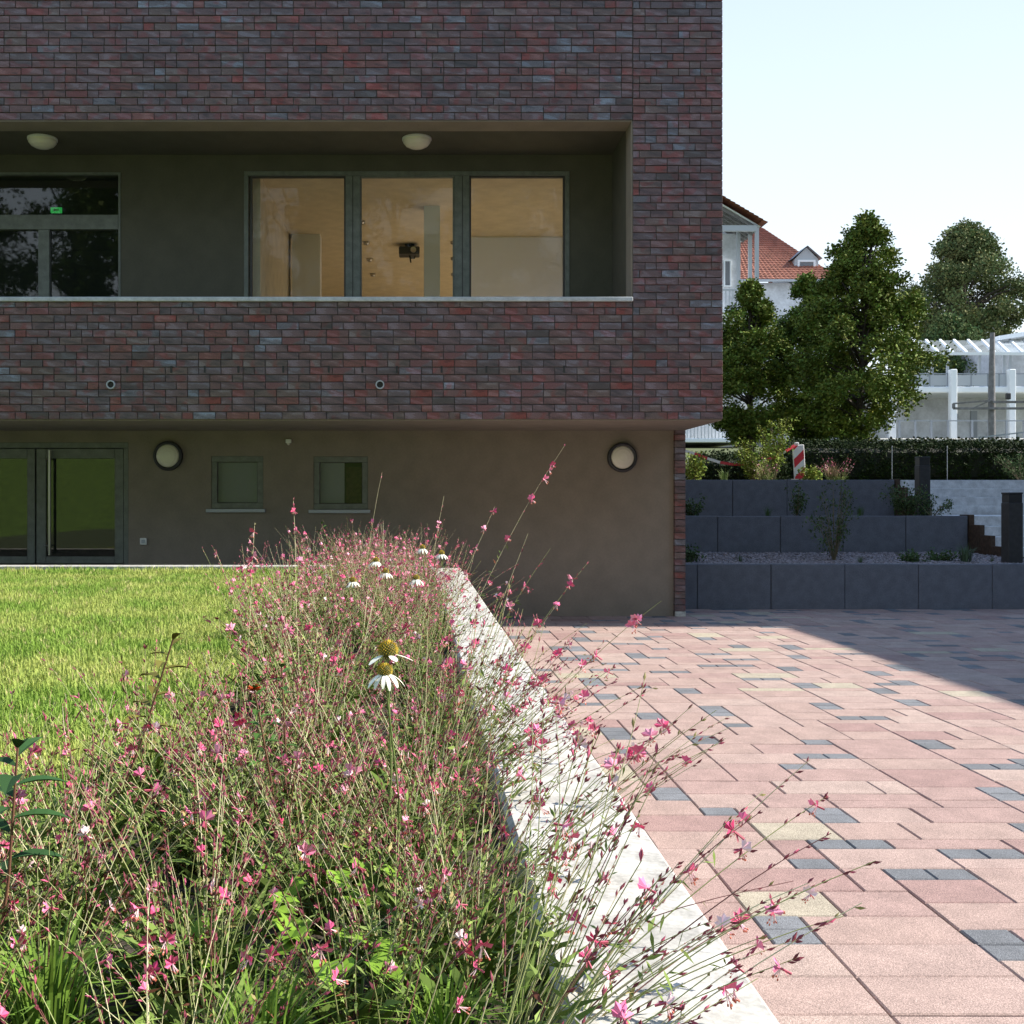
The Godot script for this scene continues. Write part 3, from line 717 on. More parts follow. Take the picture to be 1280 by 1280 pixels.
# profile: crown radius at t in 0..1 from bottom to top
func tree(called: String, at: Vector3, trunk_r: float, crown_y: float, crown_h: float, crown_r: float, peak: float, blobs: int, per: int, cluster: ArrayMesh, label: String, group: String, sd: int, tint := Color(1, 1, 1), skew := Vector3.ZERO) -> void:
	var r := RandomNumberGenerator.new(); r.seed = sd
	var t := thing(called, at, label, "tree", group)
	var mb := MB.new(); mb.col = Color(1, 1, 1)
	var top := at + Vector3(0, crown_y + crown_h * 0.8, 0) + skew
	var pts := PackedVector3Array(); var rad := PackedFloat32Array()
	for i in 9:
		var q := i / 8.0
		pts.push_back(at.lerp(top, q) + Vector3(sin(q * 5.0 + sd), 0, cos(q * 4.0 + sd)) * trunk_r * 0.6 * q); rad.push_back(trunk_r * (1.0 - 0.85 * q) * (1.25 if i == 0 else 1.0))
	mb.tube(pts, rad, 10)
	var trs := []; var cols := []
	for i in blobs:
		var q := r.randf()
		var env := pow(clampf(q / peak, 0, 1), 0.55) if q < peak else pow(clampf((1.0 - q) / (1.0 - peak), 0, 1), 0.75)
		var a := r.randf() * TAU
		var rr := crown_r * env * pow(r.randf_range(0.08, 1.0), 0.5) * 0.92
		var ce := at + Vector3(cos(a) * rr, crown_y + q * crown_h, sin(a) * rr) + skew * q
		var br := crown_r * r.randf_range(0.17, 0.30) * (0.5 + 0.5 * env)
		var from := at + (top - at) * clampf((crown_y + q * crown_h * 0.7) / (crown_y + crown_h * 0.8), 0.1, 0.97)
		if i % 2 == 0: mb.tube(PackedVector3Array([from, from.lerp(ce, 0.55) + Vector3(0, br * 0.3, 0), ce]), PackedFloat32Array([trunk_r * 0.32 * (1.1 - q * 0.6), trunk_r * 0.2, trunk_r * 0.08]), 5, false)
		var shade := r.randf_range(0.8, 1.2)
		for j in per:
			var o := rand_dir(r) * br * pow(r.randf(), 0.45)
			o.y *= 0.75
			var s := r.randf_range(0.75, 1.25)
			trs.append(Transform3D(Basis.from_euler(Vector3(r.randf_range(-0.6, 0.6), r.randf() * TAU, r.randf_range(-0.6, 0.6))).scaled(Vector3(s, s, s)), ce + o - at))
			var k := shade * r.randf_range(0.8, 1.2)
			cols.append(Color(tint.r * k * r.randf_range(0.9, 1.15), tint.g * k, tint.b * k))
	build(mb, "trunk", M.bark, t)
	scatter(cluster, "crown", M.leaf, t, trs, cols)

func hedge(x0: float, x1: float, y0: float, y1: float, d0: float, d1: float, label: String, cl: ArrayMesh, sd: int) -> void:
	var r := RandomNumberGenerator.new(); r.seed = sd
	var at := V((x0 + x1) / 2, y0, (d0 + d1) / 2)
	var t := thing("hedge", at, label, "hedge", "clipped hedges")
	var mb := MB.new(); mb.col = Color(0.012, 0.018, 0.008); mb.cbox(x0 + 0.1, x1 - 0.1, y0, y1 - 0.1, d0 + 0.1, d1 - 0.1, 0.1); build(mb, "branches", M.stem, t)
	var trs := []; var cols := []
	var area := (x1 - x0) * (y1 - y0) * 2 + (x1 - x0) * (d1 - d0) + (y1 - y0) * (d1 - d0) * 2
	for i in int(area * 170):
		var p := V(r.randf_range(x0, x1), r.randf_range(y0, y1), r.randf_range(d0, d1))
		var f := r.randf() * area
		if f < (x1 - x0) * (y1 - y0) * 2: p.z = -(d0 if r.randf() < 0.6 else d1)
		elif f < area - (y1 - y0) * (d1 - d0) * 2: p.y = y1
		else: p.x = x0 if r.randf() < 0.5 else x1
		# rounded shoulders
		var ox := maxf(0, 0.18 - minf(p.x - x0, x1 - p.x)); var oy := maxf(0, 0.18 - (y1 - p.y)); var od := maxf(0, 0.18 - minf(-p.z - d0, d1 + p.z))
		if ox * ox + oy * oy + od * od > 0.05: continue
		p += rand_dir(r) * 0.05
		trs.append(Transform3D(Basis.from_euler(Vector3(r.randf() * 6, r.randf() * 6, 0)), p - at))
		var k := r.randf_range(0.6, 1.3); cols.append(Color(k, k, k))
	scatter(cl, "foliage", M.leaf, t, trs, cols)

func stalk(mb: MB, pts: PackedVector3Array, r0: float, r1: float, sides := 3) -> void:
	var rad := PackedFloat32Array()
	for i in pts.size(): rad.push_back(lerpf(r0, r1, i / (pts.size() - 1.0)))
	mb.tube(pts, rad, sides, false)

func flower_meshes() -> Array:
	var out := []
	var r := RandomNumberGenerator.new(); r.seed = 55
	var deep := [Color(0.82, 0.07, 0.25), Color(0.86, 0.15, 0.35), Color(0.76, 0.05, 0.20), Color(0.90, 0.28, 0.46), Color(0.92, 0.70, 0.76)]
	for i in 10:
		var mb := MB.new()
		var base: Color = deep[[0, 1, 2, 1, 3, 0, 1, 3, 2, 4][i]]
		for k in 4:
			var a := (-1.15 + k * 0.75) + r.randf_range(-0.18, 0.18)
			var along := Vector3(sin(a), cos(a) * 0.9, r.randf_range(0.1, 0.7)).normalized() * r.randf_range(0.013, 0.017)
			var side := along.cross(Vector3(0, 0, 1)).normalized() * 0.0044
			mb.col = base.lerp(Color(0.95, 0.75, 0.82), r.randf() * 0.22)
			var m := along * 0.65
			mb.tri(Vector3.ZERO, m + side + Vector3(0, 0, 0.002), m); mb.tri(Vector3.ZERO, m, m - side + Vector3(0, 0, 0.002))
			mb.tri(m + side + Vector3(0, 0, 0.002), along * 1.05, m); mb.tri(m, along * 1.05, m - side + Vector3(0, 0, 0.002))
		for k in 6:
			var e := Vector3(r.randf_range(-0.5, 0.5), -1, r.randf_range(0.2, 0.9)).normalized() * r.randf_range(0.010, 0.016)
			mb.col = Color(0.9, 0.62, 0.66)
			mb.bar(Vector3.ZERO, e, 0.00035, 0.00035)
			mb.col = Color(0.55, 0.16, 0.10); mb.bar(e, e * 1.18, 0.0008, 0.0008)
		mb.col = Color(0.45, 0.08, 0.13)
		mb.bar(Vector3.ZERO, Vector3(r.randf_range(-0.3, 0.3), -0.4, -1).normalized() * 0.013, 0.0011, 0.0011)
		for k in 3: mb.leaf(Vector3(0, 0, -0.002), Vector3(r.randf_range(-1, 1), -0.7, -0.9).normalized() * 0.012, Vector3(0.0013, 0, 0), Vector3.ZERO)
		out.append(mb.mesh())
	return out

var blossoms := []

# one wand: curved stem with narrow leaves below, dark red buds above and a few blossoms; fills the collectors
func wand(sb: MB, lb: MB, bb: MB, fl: Array, p0: Vector3, dir: Vector3, length: float, bend: Vector3, r: RandomNumberGenerator, blossoms_n: int, leafy := 1.0) -> void:
	var n := 9
	var pts := PackedVector3Array(); var p := p0; var d := dir.normalized()
	var wob := rand_dir(r) * 0.10
	for i in n:
		pts.push_back(p)
		d = (d + bend / n + wob * sin(i * 1.1) / 3.0).normalized()
		p += d * length / (n - 1)
	var tone := r.randf()
	if tone < 0.42: sb.col = Color(0.30, 0.34, 0.13)
	elif tone < 0.82: sb.col = Color(0.55, 0.52, 0.32)
	else: sb.col = Color(0.20, 0.075, 0.065)
	sb.col = sb.col * r.randf_range(0.8, 1.2)
	stalk(sb, pts, 0.0015, 0.0006)
	var nl := int(length * 40.0 * leafy)
	for i in nl:
		var q := pow(r.randf(), 0.8) * 0.72
		var s := q * (n - 1); var k := int(s)
		var b := pts[k].lerp(pts[k + 1], s - k)
		var t := (pts[k + 1] - pts[k]).normalized()
		var out := (rand_dir(r) + t * 0.5).normalized()
		var ln := r.randf_range(0.018, 0.05) * (1.2 - q)
		var g := r.randf_range(0.7, 1.3)
		lb.col = Color(0.19 * g, 0.26 * g, 0.07 * g)
		if r.randf() < 0.10: lb.col = Color(0.20 * g, 0.08 * g, 0.05 * g)
		if r.randf() < 0.10: lb.col = Color(0.36 * g, 0.30 * g, 0.13 * g)
		lb.leaf(b, out * ln, out.cross(rand_dir(r)).normalized() * ln * 0.11, Vector3.ZERO, ln * 0.2)
	var nb := int(r.randf_range(4, 11))
	for i in nb:
		var q := 1.0 - pow(r.randf(), 1.4) * 0.36
		var s := minf(q * (n - 1), n - 1.01); var k := int(s)
		var b := pts[k].lerp(pts[k + 1], s - k); var t := (pts[k + 1] - pts[k]).normalized()
		var out := (t * 1.5 + rand_dir(r) * 0.8).normalized() * r.randf_range(0.008, 0.017)
		var g := r.randf_range(0.7, 1.3)
		bb.col = Color(0.20 * g, 0.035 * g, 0.06 * g) if r.randf() < 0.7 else (Color(0.5 * g, 0.09 * g, 0.18 * g) if r.randf() < 0.6 else Color(0.24 * g, 0.22 * g, 0.08 * g))
		var u := out.cross(Vector3(0.3, 0.5, 0.8)).normalized() * out.length() * 0.16; var w := out.normalized().cross(u)
		var m := b + out * 0.5
		for j in 3:
			var a0 := TAU * j / 3.0; var a1 := TAU * (j + 1) / 3.0
			var e0 := m + u * cos(a0) + w * sin(a0); var e1 := m + u * cos(a1) + w * sin(a1)
			bb.tri(b, e0, e1); bb.tri(b + out, e1, e0)
	for i in blossoms_n:
		var q := r.randf_range(0.62, 0.97)
		var s := q * (n - 1); var k := int(s)
		var b := pts[k].lerp(pts[k + 1], s - k) + rand_dir(r) * 0.008
		var sc := r.randf_range(0.85, 1.35)
		fl.append(Transform3D(Basis.from_euler(Vector3(r.randf_range(-0.5, 0.4), r.randf() * TAU, r.randf_range(-0.6, 0.6))).scaled(Vector3(sc, sc, sc)), b))

func gaura_clump(r: RandomNumberGenerator, stems: int, hmin: float, hmax: float, lean: Vector3, spread: float, bloom: float, label: String, group: String, at: Vector3) -> Node3D:
	var t := thing("gaura_plant", at, label, "flower", group)
	var sb := MB.new(); var lb := MB.new(); var bb := MB.new(); var fl := []
	for i in stems:
		var a := r.randf() * TAU
		var b := Vector3(cos(a), 0, sin(a)) * r.randf() * 0.05
		var dir := Vector3(cos(a) * spread * r.randf(), 1.0, sin(a) * spread * r.randf()) + lean * r.randf_range(0.5, 1.3)
		var bend := Vector3(cos(a), -0.25, sin(a)) * r.randf_range(0.1, 0.7) + lean * r.randf_range(0.0, 0.6)
		wand(sb, lb, bb, fl, at + b + Vector3(0, -0.02, 0), dir, r.randf_range(hmin, hmax), bend, r, (1 + int(r.randf() * 2.4)) if r.randf() < bloom else 0, 1.0 if lean.x < 0.3 else 0.3)
	# basal foliage
	for i in stems * (5 if lean.x < 0.3 else 2):
		var a := r.randf() * TAU
		var dir := Vector3(cos(a), r.randf_range(0.5, 2.2), sin(a)).normalized()
		var ln := r.randf_range(0.05, 0.15)
		var g := r.randf_range(0.6, 1.25)
		lb.col = Color(0.14 * g, 0.21 * g, 0.05 * g)
		lb.leaf(at + Vector3(cos(a), 0, sin(a)) * r.randf() * 0.12 + Vector3(0, r.randf() * 0.10, 0), dir * ln, dir.cross(rand_dir(r)).normalized() * ln * r.randf_range(0.03, 0.06), Vector3.ZERO, ln * 0.35)
	build(sb, "stems", M.stem, t); build(lb, "foliage", M.leaf, t); build(bb, "buds", M.stem, t)
	for f in fl: piece(blossoms[r.randi() % blossoms.size()], "blossom", M.petal, t, f)
	return t

func copy_of(o: Node3D, at: Vector3, turn: float, size: float, tilt: float, label: String, group: String) -> Node3D:
	var c: Node3D = o.duplicate(); c.name = numbered(String(o.name).rstrip("_0123456789")); add_child(c)
	c.transform = Transform3D(Basis.from_euler(Vector3(tilt, turn, 0)).scaled(Vector3.ONE * size), at)
	tag(c, label, "", group)
	return c

func flower_bed() -> void:

	var r := RandomNumberGenerator.new(); r.seed = 909
	var g_near := "pink gaura clumps at the front of the flower bed"; var l_near := "low clump of pink gaura with thin stems near the front of the flower bed"
	var g_far := "pink gaura clumps further back in the flower bed"; var l_far := "taller clump of pink gaura further back in the bed before the small windows"
	var g_lean := "pink gaura clumps leaning over the kerb"; var l_lean := "clump of pink gaura arching its wands over the pale kerb towards the paving"
	var near := []; var far := []; var lean := []
	var base := LAWN - 0.03
	for i in 7: near.append(gaura_clump(r, 38, 0.18, 0.46, Vector3(0.05, 0, 0), 0.6, 0.16, l_near, g_near, V(-0.75 + i * 0.14, base, 1.75 + (i % 3) * 0.3)))
	for i in 6: far.append(gaura_clump(r, 30, 0.34, 0.66, Vector3(0.04, 0, 0), 0.38, 0.42, l_far, g_far, V(-0.9 + i * 0.2, base, 6.0 + (i % 3) * 0.9)))
	for i in 5: lean.append(gaura_clump(r, 20, 0.30, 0.62, Vector3(0.62, 0, 0.05), 0.45, 0.18, l_lean, g_lean, V(0.12, base, 1.55 + i * 0.55)))
	var d := 1.25
	while d < 11.6:
		var step := 0.20 + d * 0.030
		var x := -1.08
		while x < 0.16:
			var px := x + r.randf_range(-0.5, 0.5) * step; var pd := d + r.randf_range(-0.5, 0.5) * step
			px = clampf(px, -1.12, 0.14)
			if px * FOCAL / pd > -640.0 and px > lerpf(-1.1, -0.72, clampf((pd - 1.7) / 1.2, 0, 1)) - maxf(0.0, pd - 6.0) * 0.07:
				var kind := px > -0.06
				if kind and r.randf() < 0.4:
					kind = false; px -= 0.04
				var s := r.randf_range(0.85, 1.15)
				if kind:
					copy_of(lean[r.randi() % 5], V(px, base, pd), r.randf_range(-0.6, 0.6), s * (0.95 if pd < 4.0 else 1.05), r.randf_range(-0.1, 0.1), l_lean, g_lean)
				elif pd < 4.4:
					copy_of(near[r.randi() % 7], V(px, base, pd), r.randf() * TAU, s * clampf(0.50 + 0.18 * pd, 0.7, 1.25), r.randf_range(-0.12, 0.12), l_near, g_near)
				else:
					copy_of(far[r.randi() % 6], V(px, base, pd), r.randf() * TAU, s * clampf(0.62 + 0.045 * pd, 0.8, 1.0), r.randf_range(-0.1, 0.1), l_far, g_far)
			x += step
		d += step
	# low growth along the inside of the kerb
	var kd := 1.9
	while kd < 10.5:
		var kx := 0.06 + r.randf_range(-0.10, 0.07)
		if kd < 4.6: copy_of(near[r.randi() % 7], V(kx, base, kd), r.randf() * TAU, r.randf_range(0.7, 0.95), r.randf_range(-0.1, 0.1), l_near, g_near)
		else: copy_of(far[r.randi() % 6], V(kx, base, kd), r.randf() * TAU, r.randf_range(0.6, 0.8), r.randf_range(-0.1, 0.1), l_far, g_far)
		kd += 0.22 + kd * 0.03
	# long single wands that stand out against the wall and the paving: [base x, base d, tip px, tip py, tip d, blossoms]
	for q in [[0.05, 3.9, 735, 594, 3.9, 3], [0.14, 2.9, 850, 797, 2.7, 2], [0.14, 3.3, 757, 738, 3.2, 2], [0.15, 2.2, 866, 958, 2.0, 3], [0.15, 2.0, 905, 990, 1.95, 1], [0.17, 1.62, 965, 1066, 1.65, 1], [0.17, 1.55, 1064, 1216, 1.5, 0], [0.16, 1.5, 1010, 1246, 1.5, 1], [-0.35, 3.4, 372, 640, 3.6, 2], [-0.5, 3.2, 318, 668, 3.3, 2], [-0.3, 5.2, 480, 602, 5.2, 1], [0.0, 4.6, 558, 632, 4.6, 3], [0.05, 4.4, 640, 655, 4.3, 2], [0.1, 3.6, 706, 712, 3.5, 1], [0.1, 3.1, 680, 690, 3.1, 0], [0.16, 1.8, 998, 1180, 1.75, 0]]:
		var b := V(q[0], base, q[1]); var tip := V(PX(q[2], q[4]), PY(q[3], q[4]), q[4])
		var t := thing("gaura_wand", b, "long thin gaura wand arching out over the paving beside the kerb" if q[2] > 840 else ("long thin gaura wand rising in front of the beige wall right of the kerb" if q[2] > 600 else "long thin gaura wand rising above the bed before the small windows"), "flower", "single long gaura wands over the paving" if q[2] > 840 else ("single long gaura wands before the wall" if q[2] > 600 else "single long gaura wands before the windows"))
		var sb := MB.new(); var lb := MB.new(); var bb := MB.new(); var fl := []
		var span := tip - b
		var dir := span.normalized() + Vector3(-span.x * 0.35, 0.35, 0)
		wand(sb, lb, bb, fl, b, dir, span.length() * 1.05, span.normalized() * 1.1 - dir * 0.9, r, q[5] * 2)
		build(sb, "stem", M.stem, t); build(lb, "foliage", M.leaf, t); tag(build(bb, "buds", M.stem, t), "", "", "", "stuff")
		for f in fl: piece(blossoms[r.randi() % 9], "blossom", M.petal, t, f)
	# coneflowers
	for q in [[485, 812, 2.12, 0.0185, 5, "coneflower with a tall golden cone and few white petals, upper of the pair"], [481, 838, 2.0, 0.0135, 15, "white coneflower with drooping petals round a golden cone, lower of the pair"]]:
		coneflower(V(PX(q[0], q[2]), PY(q[1], q[2]), q[2]), q[3], q[4], q[5], r)
	for q in [[528, 684, 6.0], [552, 691, 6.0], [470, 700, 5.4], [482, 714, 5.2], [441, 725, 5.0], [520, 722, 5.0]]:
		coneflower(V(PX(q[0], q[2]), PY(q[1], q[2]), q[2]), 0.015, 13, "white coneflower among the pink flowers in the middle of the bed", r, "white coneflowers in mid bed")
	# leafy stems and broad-leaved plants
	leafy_stem(V(-0.72, base, 2.55), V(PX(216, 2.5), PY(800, 2.5), 2.5), 0.075, Color(0.13, 0.12, 0.03), "upright reddish stem topped by narrow pointed leaves before the lawn", r)
	leafy_stem(V(-0.66, base, 1.72), V(PX(22, 1.7), PY(935, 1.7), 1.7), 0.09, Color(0.035, 0.085, 0.03), "stem with large dark green lance leaves beside the lawn", r)
	leafy_stem(V(-0.28, base, 2.3), V(PX(318, 2.25), PY(862, 2.25), 2.25), 0.05, Color(0.06, 0.13, 0.03), "leafy green stem with an orange red flower head", r, true)
	leafy_stem(V(-0.30, base, 2.5), V(PX(352, 2.5), PY(835, 2.5), 2.5), 0.05, Color(0.06, 0.13, 0.035), "leafy green stem without flowers in the middle of the bed", r)
	leafy_stem(V(-0.36, base, 6.8), V(PX(402, 6.8), PY(655, 6.8), 6.8), 0.07, Color(0.07, 0.15, 0.03), "bright leafy stem standing up below the small window", r)
	for q in [[-0.26, 1.75, "broad-leaved bright green plant between the gaura stems"], [-0.13, 1.62, "broad-leaved light green plant nearer the kerb"], [-0.15, 1.95, "broad-leaved green plant behind the others in the front bed"]]:
		broadleaf(V(q[0], base, q[1]), q[2], r)
	for q in [[-0.20, 1.42, 0.2, "tuft of bright grass at the very front of the bed"], [0.04, 1.5, 0.16, "tuft of green grass beside the kerb at the front"], [-0.5, 1.5, 0.22, "tuft of grass at the front of the bed near the lawn"]]:
		tuft(V(q[0], base, q[1]), q[2], 120, Color(0.13, 0.22, 0.035), q[3], "grass", r, "")

func coneflower(c: Vector3, cr: float, petals: int, label: String, r: RandomNumberGenerator, group := "") -> void:
	var foot := Vector3(c.x - 0.03 + r.randf() * 0.06, LAWN - 0.03, c.z + r.randf_range(-0.04, 0.04))
	var t := thing("coneflower", foot, label, "flower", group)
	var mb := MB.new(); mb.col = Color(0.16, 0.22, 0.06)
	stalk(mb, PackedVector3Array([foot, foot.lerp(c, 0.5) + Vector3(0.012, 0, 0), c - Vector3(0, cr * 0.7, 0)]), 0.0019, 0.0017, 6); build(mb, "stem", M.stem, t)
	mb = MB.new()
	var n := 150
	mb.col = Color(0.10, 0.10, 0.02); mb.lathe(c - Vector3(0, cr * 0.8, 0), Vector3.UP, [Vector2(cr * 0.5, 0), Vector2(cr * 0.92, cr * 0.4), Vector2(cr * 0.9, cr * 0.9), Vector2(cr * 0.6, cr * 1.4), Vector2(0, cr * 1.6)], 16)
	for i in n:
		var y := 1.0 - (i + 0.5) / n * 1.5; var a := i * 2.39996; var q := sqrt(maxf(0.0, 1 - y * y))
		var dir := Vector3(cos(a) * q, y * 0.95, sin(a) * q)
		var p := c + dir * cr * 0.86
		mb.col = Color(0.80, 0.50, 0.03).lerp(Color(0.30, 0.28, 0.02), r.randf())
		var u := dir.cross(Vector3(0.2, 0.9, 0.3)).normalized() * cr * 0.08; var w := dir.normalized().cross(u)
		for j in 3:
			var a0 := TAU * j / 3; var a1 := TAU * (j + 1) / 3
			mb.tri(p + dir * cr * 0.32, p + u * cos(a1) + w * sin(a1), p + u * cos(a0) + w * sin(a0))
	build(mb, "cone", M.stem, t)
	for i in petals:
		var a := TAU * i / petals + r.randf_range(-0.12, 0.12)
		var o := Vector3(cos(a), 0, sin(a))
		var s := Vector3(-sin(a), 0, cos(a))
		var ln := cr * r.randf_range(2.1, 2.7) if petals > 6 else cr * 2.0
		var wd := cr * r.randf_range(0.28, 0.40)
		var drop := r.randf_range(0.75, 1.05) if petals > 6 else r.randf_range(0.1, 0.6)
		mb = MB.new(); mb.col = Color(0.86, 0.85, 0.72) * r.randf_range(0.92, 1.05)
		var prev := c + o * cr * 0.75 - Vector3(0, cr * 0.5, 0); var pw := wd * 0.45
		for k in 4:
			var q := (k + 1) / 4.0
			var ang := drop * (0.35 + q * 0.85)
			var nx := prev + (o * cos(ang) + Vector3.DOWN * sin(ang)) * ln / 4.0
			var nw: float = wd * [0.85, 1.0, 0.9, 0.35][k]
			mb.quad(prev - s * pw, nx - s * nw, nx - Vector3(0, nw * 0.15, 0), prev); mb.quad(prev, nx - Vector3(0, nw * 0.15, 0), nx + s * nw, prev + s * pw)
			prev = nx; pw = nw
		build(mb, "petal", M.petal, t)

func leafy_stem(foot: Vector3, tip: Vector3, ln: float, col: Color, label: String, r: RandomNumberGenerator, bloom := false) -> void:
	var t := thing("leafy_plant", foot, label, "plant")
	var mb := MB.new(); mb.col = Color(0.17, 0.08, 0.05)
	stalk(mb, PackedVector3Array([foot, foot.lerp(tip, 0.5) + Vector3(0.01, 0, 0.01), tip]), 0.003, 0.0018, 6); build(mb, "stem", M.stem, t)
	var n := 14
	for i in n:
		var q := 0.25 + 0.75 * pow(i / (n - 1.0), 0.6)
		var b := foot.lerp(tip, q)
		var a := i * 2.0 + r.randf() * 0.5
		var up := 0.25 + (0.45 if q > 0.93 else 0.0)
		var dir := Vector3(cos(a), up, sin(a)).normalized()
		var s := ln * r.randf_range(0.8, 1.15) * (1.0 if q < 0.9 else 0.8)
		var g := r.randf_range(0.8, 1.25)
		mb = MB.new(); mb.col = Color(col.r * g, col.g * g, col.b * g)
		var side := dir.cross(Vector3.UP).normalized()
		var prev := b; var pw := s * 0.03
		for k in 5:
			var f := (k + 1) / 5.0
			var nx := b + dir * s * f + Vector3(0, -s * 0.28 * f * f, 0)
			var nw: float = s * [0.12, 0.17, 0.15, 0.09, 0.004][k]
			mb.quad(prev - side * pw + Vector3(0, pw * 0.4, 0), nx - side * nw + Vector3(0, nw * 0.4, 0), nx, prev); mb.quad(prev, nx, nx + side * nw + Vector3(0, nw * 0.4, 0), prev + side * pw + Vector3(0, pw * 0.4, 0))
			prev = nx; pw = nw
		build(mb, "leaf", M.leaf, t)
	if bloom:
		mb = MB.new()
		for i in 40:
			mb.col = Color(0.55, 0.09, 0.02) * r.randf_range(0.7, 1.3)
			var dir := rand_dir(r); dir.y = absf(dir.y) * 0.7
			mb.leaf(tip, dir.normalized() * 0.016, dir.cross(rand_dir(r)).normalized() * 0.004, Vector3.ZERO)
		build(mb, "flower_head", M.petal, t)

func broadleaf(foot: Vector3, label: String, r: RandomNumberGenerator) -> void:
	var t := thing("broadleaf_plant", foot, label, "plant")
	var stm := MB.new()
	for i in 16:
		var a := i * 2.39996 + r.randf() * 0.4
		var reach := r.randf_range(0.03, 0.11); var up := r.randf_range(0.05, 0.15)
		var b := foot + Vector3(cos(a) * reach, up, sin(a) * reach)
		stm.col = Color(0.14, 0.2, 0.05); stalk(stm, PackedVector3Array([foot, foot.lerp(b, 0.5) + Vector3(0, 0.03, 0), b]), 0.0022, 0.0016, 4)
		var dir := Vector3(cos(a), r.randf_range(-0.5, 0.2), sin(a)).normalized(); var s := r.randf_range(0.035, 0.058)
		var side := dir.cross(Vector3.UP).normalized()
		var mb := MB.new(); var g := r.randf_range(0.75, 1.3); mb.col = Color(0.15 * g, 0.26 * g, 0.03 * g)
		var prev := b; var pw := s * 0.28
		for k in 6:
			var f := (k + 1) / 6.0
			var nx := b + dir * s * f + Vector3(0, -s * 0.2 * f * f + s * 0.05 * sin(f * 9.0), 0)
			var nw: float = s * [0.44, 0.48, 0.42, 0.31, 0.17, 0.01][k]
			mb.quad(prev - side * pw + Vector3(0, pw * 0.3, 0), nx - side * nw + Vector3(0, nw * 0.3, 0), nx, prev); mb.quad(prev, nx, nx + side * nw + Vector3(0, nw * 0.3, 0), prev + side * pw + Vector3(0, pw * 0.3, 0))
			prev = nx; pw = nw
		build(mb, "leaf", M.leaf, t)
	build(stm, "stems", M.stem, t)

func tuft(foot: Vector3, h: float, n: int, col: Color, label: String, category: String, r: RandomNumberGenerator, group: String) -> void:
	var t := thing("grass_tuft", foot, label, category, group)
	var mb := MB.new()
	for i in n:
		var a := r.randf() * TAU; var o := Vector3(cos(a), 0, sin(a))
		var ln := h * r.randf_range(0.6, 1.2); var out := r.randf_range(0.1, 0.9)
		var g := r.randf_range(0.7, 1.3); mb.col = Color(col.r * g, col.g * g, col.b * g)
		var b := foot + o * r.randf() * h * 0.2; var side := Vector3(-o.z, 0, o.x) * h * 0.012
		var m := b + Vector3(0, ln * 0.55, 0) + o * ln * out * 0.25; var e := b + Vector3(0, ln * (1.0 - out * 0.45), 0) + o * ln * out * 0.75
		mb.quad(b - side, m - side, m + side, b + side); mb.tri(m - side, e, m + side)
	build(mb, "foliage", M.leaf, t)

func lawn() -> void:
	var r := RandomNumberGenerator.new(); r.seed = 31
	var mb := MB.new()
	for i in 13:
		var a := r.randf() * TAU; var o := Vector3(cos(a), 0, sin(a))
		var h := r.randf_range(0.028, 0.058); var b := o * r.randf() * 0.024
		var side := Vector3(-o.z, 0, o.x) * 0.0016; var out := r.randf_range(0.1, 1.0)
		var g := r.randf_range(0.75, 1.25); mb.col = Color(g, g, g)
		var m := b + Vector3(0, h * 0.6, 0) + o * h * out * 0.3; var e := b + Vector3(0, h * (1.0 - 0.3 * out), 0) + o * h * out * 0.8
		mb.quad(b - side, m - side * 0.9, m + side * 0.9, b + side); mb.tri(m - side * 0.9, e, m + side * 0.9)
	var tm := mb.mesh()
	var dry := FastNoiseLite.new(); dry.seed = 8; dry.frequency = 0.9; dry.fractal_octaves = 3
	var trs := []; var cols := []
	var d := 2.6
	while d < 11.86:
		var step := 0.016 + d * 0.0013
		var x := -0.70
		while x > maxf(-9.0, -0.41 * d - 0.5):
			var px := x + r.randf_range(-0.6, 0.6) * step; var pd := d + r.randf_range(-0.6, 0.6) * step
			if pd < 11.88:
				var s := r.randf_range(0.6, 1.25)
				if pd > 11.3 and r.randf() < 0.35: s *= 1.5
				trs.append(Transform3D(Basis.from_euler(Vector3(0, r.randf() * TAU, 0)).scaled(Vector3(s, s * r.randf_range(0.7, 1.2), s)), V(px, LAWN - 0.004, pd)))
				var q := clampf(dry.get_noise_2d(px, pd) * 1.3 + 0.5 + r.randf_range(-0.3, 0.3), 0, 1)
				var c := Color(0.22, 0.35, 0.06).lerp(Color(0.42, 0.48, 0.13), q)
				if r.randf() < 0.05: c = Color(0.55, 0.48, 0.24)
				cols.append(c)
			x -= step
		d += step
	tag(scatter(tm, "grass", M.leaf, null, trs, cols), "sunlit yellow green lawn grass before the glass door", "grass", "", "stuff")

